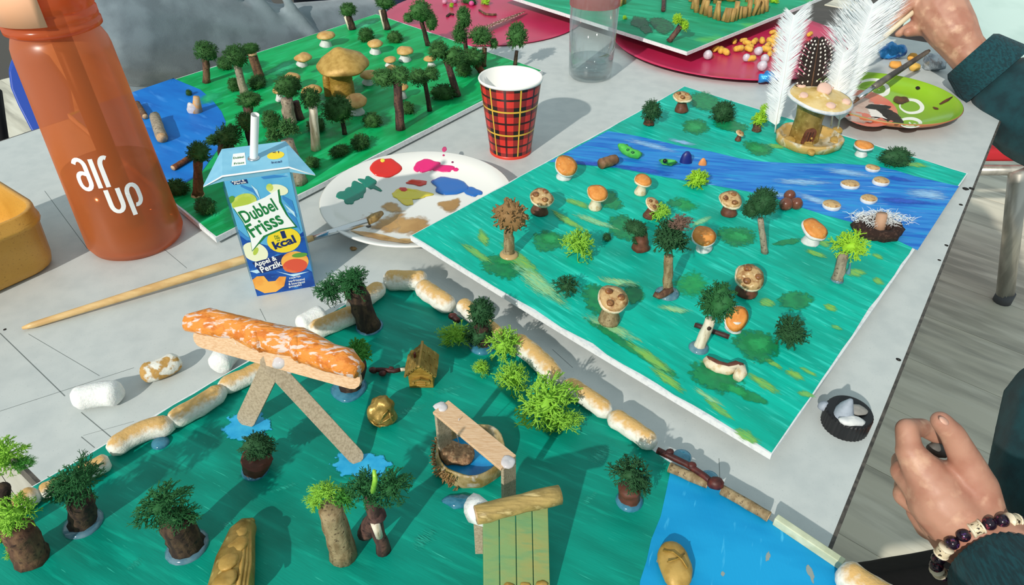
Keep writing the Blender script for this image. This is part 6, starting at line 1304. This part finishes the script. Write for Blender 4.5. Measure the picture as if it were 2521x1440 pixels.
# right forearm and hand, holding a brush
HR = []
HR += chain([(2420, 175, 88, 46), (2372, 118, 88, 46), (2345, 75, 88, 55), (2310, 20, 89, 62), (2300, -45, 91, 58)])
HR += chain([(2345, 75, 88, 52), (2300, 55, 89, 30), (2262, 62, 90, 18)])
HR += chain([(2300, -10, 89, 40), (2262, -12, 89, 16), (2226, 26, 89, 12), (2188, 62, 89.5, 9)])
HR += chain([(2275, 50, 90, 18), (2240, 66, 90.5, 12), (2213, 82, 91, 10)])
HR += chain([(2290, 70, 90, 18), (2256, 76, 90.5, 13), (2235, 80, 90, 11)])
HR += chain([(2300, -45, 91, 40), (2250, -40, 93, 18), (2225, 0, 93, 12)])
HR += chain([(2310, 60, 90, 24), (2290, 78, 91, 14), (2262, 72, 92, 11)])
# forearms and upper arms inside the sleeves join both hands to one body
eL, sL = V((46, 8, -4)), V((58, 22, 16)); eR, sR = V((74, 66, -2)), V((66, 46, 16))
wL = D(2392, 1312, 45); wR = D(2420, 175, 88)
body_c = HL+HR+[(wL, eL, 2.3, 3.2), (eL, sL, 3.2, 4), (wR, eR, 2.2, 3.2), (eR, sR, 3.2, 4), (sL, V((62, 34, 14)), 4, 6), (sR, V((62, 34, 14)), 4, 6)]
skinobj('body', body_c, skin, per, .16, 7)
# sleeves, cuffs and torso of the sweater
cL = [PP(2445, 1385, 44.5, 118), PP(2520, 1460, 45, 150)]; cR = [PP(2430, 172, 87.5, 66), PP(2470, 205, 87, 110)]
sw_c = [(PP(2620, 1580, 40, 1)[0], eL+V((2, 2, 4)), 4.0, 5.2), (eL, sL, 5.4, 6.5), (PP(2512, 250, 86, 10)[0], PP(2575, 300, 83, 10)[0], 5.5, 5.5), (PP(2575, 300, 83, 10)[0], eR, 5.5, 5.6), (eR, sR, 5.6, 6.6),
        (V((62, 30, 14)), V((62, 38, 14)), 9, 9), (V((63, 27, 6)), V((63, 41, 6)), 10, 10), (V((63, 27, -8)), V((63, 41, -8)), 10.5, 10.5), (V((62, 27, -20)), V((62, 42, -20)), 11.5, 11.5), (V((54, 44, -15)), V((51, 40, -19)), 6.5, 5.5)]
skinobj('sweater', sw_c, teal_k, per, .45, 5)
def ribcuff(p, q, r0, r1, n=44):
    b = MB(); t = (q-p).normalized(); a = t.orthogonal().normalized(); c = t.cross(a); rows = 9
    for i in range(rows+1):
        f = i/rows; r = r0+(r1-r0)*f
        if i == 0: r *= .93
        for j in range(n*2):
            th = math.pi*j/n; rr = r*(1+(.014 if j % 2 else -.014)); b.v.append(p.lerp(q, f)+(a*math.cos(th)+c*math.sin(th))*rr)
    for i in range(rows):
        for j in range(n*2): b.f.append((i*2*n+j, i*2*n+(j+1) % (2*n), (i+1)*2*n+(j+1) % (2*n), (i+1)*2*n+j))
    return b.build('cuff', teal_r, per)
ribcuff(PP(2440, 1385, 44.0, 1)[0], PP(2640, 1610, 38.5, 1)[0], 3.1, 4.1); ribcuff(PP(2388, 134, 87.8, 1)[0], PP(2452, 190, 87, 1)[0], 3.4, 4.6)
tr_c = [(V((60, 30, -26)), V((30, 27, -27)), 9.5, 8), (V((60, 18, -26)), V((26, 12, -27)), 9.5, 8), (V((30, 27, -27)), V((30, 27, -66)), 7.5, 5), (V((26, 12, -27)), V((26, 12, -66)), 7.5, 5), (V((62, 28, -24)), V((62, 40, -24)), 10.5, 10.5)]
skinobj('trousers', tr_c, blackt, per, .6, 4)
# thumb nail
nl_, _ = PP(2324, 1036, 42.5, 1); MB().blob(nl_, (.42, .3, .14), 12, 8, 0, 1, tiltm(.2, .5)).build('thumb_nail', mk('nail', '#d8a893', rough=.3), per)
# clay bit held between the fingers
gq = D(2312, 1108, 47.5); MB().blob(gq, (.9, .5, .5), 12, 8, .15, 1.2, tiltm(0, .3)).build('clay_piece', mk('dark_grey_clay', '#5b5a56', rough=.6), None, label='dark grey clay bit held between thumb and index finger', cat='clay')
# bracelet
brc = thing('bracelet', 'beaded bracelet of carved cream and glossy dark beads on the lower wrist', 'bracelet', D(2400, 1330, 45))
cw = D(2415, 1352, 44.6); axw = (D(2480, 1425, 41.6)-D(2330, 1245, 46)).normalized(); side = D(2500, 1290, 45)-D(2310, 1385, 45); side = (side-axw*side.dot(axw)).normalized(); nrm = axw.cross(side)
if nrm.dot(V((0, 0, 34))-cw) < 0: nrm = -nrm
cream = mk('carved_cream_bead', '#d6c8a8', [('#2f2418', 500, U3, 0, .56, .62)], rough=.45); dkb = mk('dark_glossy_bead', '#1d1220', [('#7a2f3c', 420, U3, 0, .58, .64), ('#4a2a6a', 350, U3, 0, .62, .68)], rough=.15)
rw_ = 3.0; nb = 22
for i in range(nb):
    a = 2*math.pi*i/nb; p = cw+side*math.cos(a)*rw_+nrm*math.sin(a)*rw_*.97; tg = (-side*math.sin(a)+nrm*math.cos(a)*.97).normalized()
    if i % 3 == 0:
        bd = MB().tube([p-tg*.36, p-tg*.3, p+tg*.3, p+tg*.36], [.36, .42, .42, .36], 14).build('cream_bead', cream, brc)
        for s in (-1, 1): MB().tube([p+tg*(s*.32-.05), p+tg*(s*.32+.05)], .47, 14).build('bead_rim', mk('plain_cream_rim', '#e2d6ba', rough=.4), bd)
    else:
        MB().blob(p, .43, 14, 10).build('dark_bead', dkb, brc)
MB().tube([cw+side*math.cos(t)*rw_+nrm*math.sin(t)*rw_*.97 for t in [2*math.pi*i/40 for i in range(41)]], .06, 5, False).build('cord', blackt, brc)
# brush in the right hand
b0_, b1_ = D(2150, 116, 89.5), D(2175, 92, 89.5); b2_ = D(2250, 26, 89.5); b3_ = D(2330, -45, 90.5)
pale = mk('pale_brush_wood', '#d8c8aa', rough=.5)
o = thing('paint_brush', 'pale wooden paint brush held in the painting hand', 'brush', b2_)
MB().tube([b1_, b2_, b3_], [.34, .42, .3], 12).build('handle', pale, o); MB().tube([b0_, b0_.lerp(b1_, .5), b1_], [.1, .32, .3], 10, amp=.05, fr=4).build('bristles', mk('tan_bristles', '#b59a78', rough=.6), o)
# ================================================================ second person: grey sweatshirt, far left
greyk = mk('grey_sweatshirt', '#75838a', [('#66737a', 30, U3, 0, .42, .62), ('#86949a', 18, U3, 0, .55, .72)], rough=.9, sheen=.3, bump=.02, bs=700)
dkt = mk('dark_grey_trousers', '#3f4447', [('#33383c', 40, U3, 0, .42, .62)], rough=.9)
p2 = thing('person', 'person in a grey sweatshirt sitting behind the green forest board', 'person', (-72, 122, FZ))
g2 = [(V((-65, 121, 12)), V((-59, 135, 12)), 14, 14), (V((-63, 121, -8)), V((-57, 133, -8)), 14, 14), (V((-63, 121, -24)), V((-55, 133, -24)), 14, 14),
      (V((-63, 109, 22)), V((-55, 101, 4)), 8, 7.5), (V((-55, 101, 4)), V((-39, 115, -3)), 8, 7), (V((-39, 115, -3)), V((-27, 129, -4)), 7, 5.5)]
m2 = MB()
for i in range(7):                       # folds of the sleeve
    f = i/6; c = V((-62, 107, 16)).lerp(V((-33, 121, -2)), f); d = V((.5, .2, -.9)).normalized()
    m2.tube([c+d*-7+V((0, -5.5, 2)), c+V((0, -7.4, 1.5)), c+d*6+V((2, -5, 1))], [.6, 1.5, .6], 8)
skinobj('sweatshirt', g2, greyk, p2, .5, 6, m2)
skinobj('trousers', [(V((-61, 125, -30)), V((-25, 115, -19)), 10, 8.5), (V((-55, 137, -30)), V((-17, 133, -18)), 10, 8.5), (V((-25, 115, -19)), V((-25, 115, -66)), 8, 5), (V((-17, 133, -18)), V((-17, 133, -66)), 8, 5)], dkt, p2, .6, 4)
# ================================================================ chairs and beyond
bl = mk('blue_chair_plastic', '#1c46a8', rough=.4)
cb0 = D(62, 245, 108)
bch = thing('plastic_chair', 'dark blue plastic chair behind the orange bottle', 'chair', (cb0.x, cb0.y, FZ))
ol = [D(x, y, 108+ (x-60)*.02) for x, y in ((18, 175), (30, 148), (48, 132), (80, 128), (120, 150), (170, 220), (190, 330), (150, 420), (112, 370), (72, 320), (42, 262), (24, 220))]
MB().prism(ol, V((-.4, 1.6, .5))).build('backrest', bl, bch, bevel=.5)
sc = V((cb0.x-28, cb0.y+4, -29)); MB().box(sc, UV_*18, VV*19, Z*1.2).build('seat', bl, bch, bevel=1)
for a, b_ in ((-15, -16), (-15, 16), (15, -16), (15, 16)): p = sc+UV_*a+VV*b_; MB().tube([p, V((p.x, p.y, FZ))], 1.1, 10).build('leg', metal_m, bch)
for s in (-1, 1): MB().tube([sc+UV_*-14+VV*12*s, cb0+VV*6*s+V((2, 3, -8))], 1.0, 10).build('back_post', metal_m, bch)
# red chair on the right
rdm = mk('red_seat', '#b5202a', rough=.45)
rc_ = thing('padded_chair', 'red-seated metal chair standing beyond the table on the right', 'chair', (140, 156, FZ))
sz = -34.0
p1_, p2_ = G(2395, 350, sz), G(2530, 352, sz)
s0 = V((p1_.x-8, p1_.y-6, sz)); ex, ey = V((1, .0, 0)), V((0, 1, 0))
MB().box(s0+V((24, 22, -1.6)), ex*24, ey*20, Z*1.6).build('seat', rdm, rc_, bevel=1)
fb_ = s0+V((24, 1.2, -4.6)); MB().tube([fb_-ex*25, fb_+ex*25], 1.2, 12).build('front_bar', metal_m, rc_); MB().tube([fb_-ex*25+ey*40, fb_+ex*25+ey*40], 1.2, 12).build('back_bar', metal_m, rc_)
ft = G(2466, 742, FZ); tp_ = G(2508, 420, sz-4)
MB().tube([tp_, ft+V((0, 0, 2))], 2.0, 16).build('leg', metal_m, rc_); MB().tube([ft+V((0, 0, 3)), ft], 2.1, 14).build('foot_cap', mk('grey_rubber', '#55565a', rough=.7), rc_)
for q in (V((42, 0, 0)), V((42, 40, 0)), V((5, 40, 0))): 
    q = ft+q
    MB().tube([V((q.x, q.y, sz-4)), q], 2.0, 12).build('leg', metal_m, rc_)
MB().box(s0+V((24, 44, 22)), ex*22, ey*1.6, Z*12).build('backrest', rdm, rc_, bevel=1)
for s in (-1, 1): MB().tube([s0+V((24+20*s, 42, -4)), s0+V((24+20*s, 46, 14))], 1.2, 10).build('back_post', metal_m, rc_)
# pale mint cloth beyond the far right corner
mint = mk('pale_mint_cloth', '#bfd6cf', [('#a9c2bb', 8, U3, .5, .45, .68)], rough=.85)
b = MB(); nx, ny = 26, 18
c00, c10, c01 = D(2225, 60, 118), D(2760, 330, 112), D(2330, -220, 150)
for j in range(ny+1):
    for i in range(nx+1):
        f, g_ = i/nx, j/ny; p = c00+(c10-c00)*f+(c01-c00)*g_
        p += V((0, -.4, 1))*(2.6*math.exp(-((g_-.62-.12*f)/.09)**2)+.6*math.sin(f*9+g_*4)); b.v.append(p)
b.f = [(j*(nx+1)+i, j*(nx+1)+i+1, (j+1)*(nx+1)+i+1, (j+1)*(nx+1)+i) for j in range(ny) for i in range(nx)]
o = b.build('draped_cloth', mint, None, label='pale mint cloth with a soft fold beyond the far right table corner', cat='cloth'); md = o.modifiers.new('solid', 'SOLIDIFY'); md.thickness = .006
# dark wooden chair seat beyond the table, between the emerald board and the feathers
dkw = mk('dark_brown_wood', '#4a423b', [('#3a332d', 20, (1, 8, 1), .3, .42, .62)], rough=.5)
wc_ = V((72, 150, -12)); wch = thing('wooden_chair', 'dark brown wooden chair beyond the far table edge', 'chair', (wc_.x, wc_.y, FZ))
MB().box(wc_, UV_*16, VV*26, Z*1.2).build('seat', dkw, wch, bevel=.4)
for a, b_ in ((-13, -20), (-13, 20), (13, -20), (13, 20)): p = wc_+UV_*a+VV*b_; MB().tube([p, V((p.x, p.y, FZ))], 1.6, 10).build('leg', dkw, wch)
# dark garment at the far left top between the two persons' side
MB().blob(D(905, 5, 150), (16, 9, 9), 20, 12, 1.6, .12).build('draped_garment', mk('navy_black_fabric', '#171b26', [('#1f2a4a', 20, U3, 0, .5, .65)], rough=.9), None, label='dark navy garment heaped beyond the far edge behind the green board', cat='garment')
MB().tube([D(-12, 225, 112), D(-6, 300, 110), D(4, 385, 108)], [1, 1.2, 1.3], 12).build('bag_strap', mk('black_webbing', '#0c0c0d', rough=.8), None, label='black strap hanging at the left frame edge beside the blue chair', cat='strap')
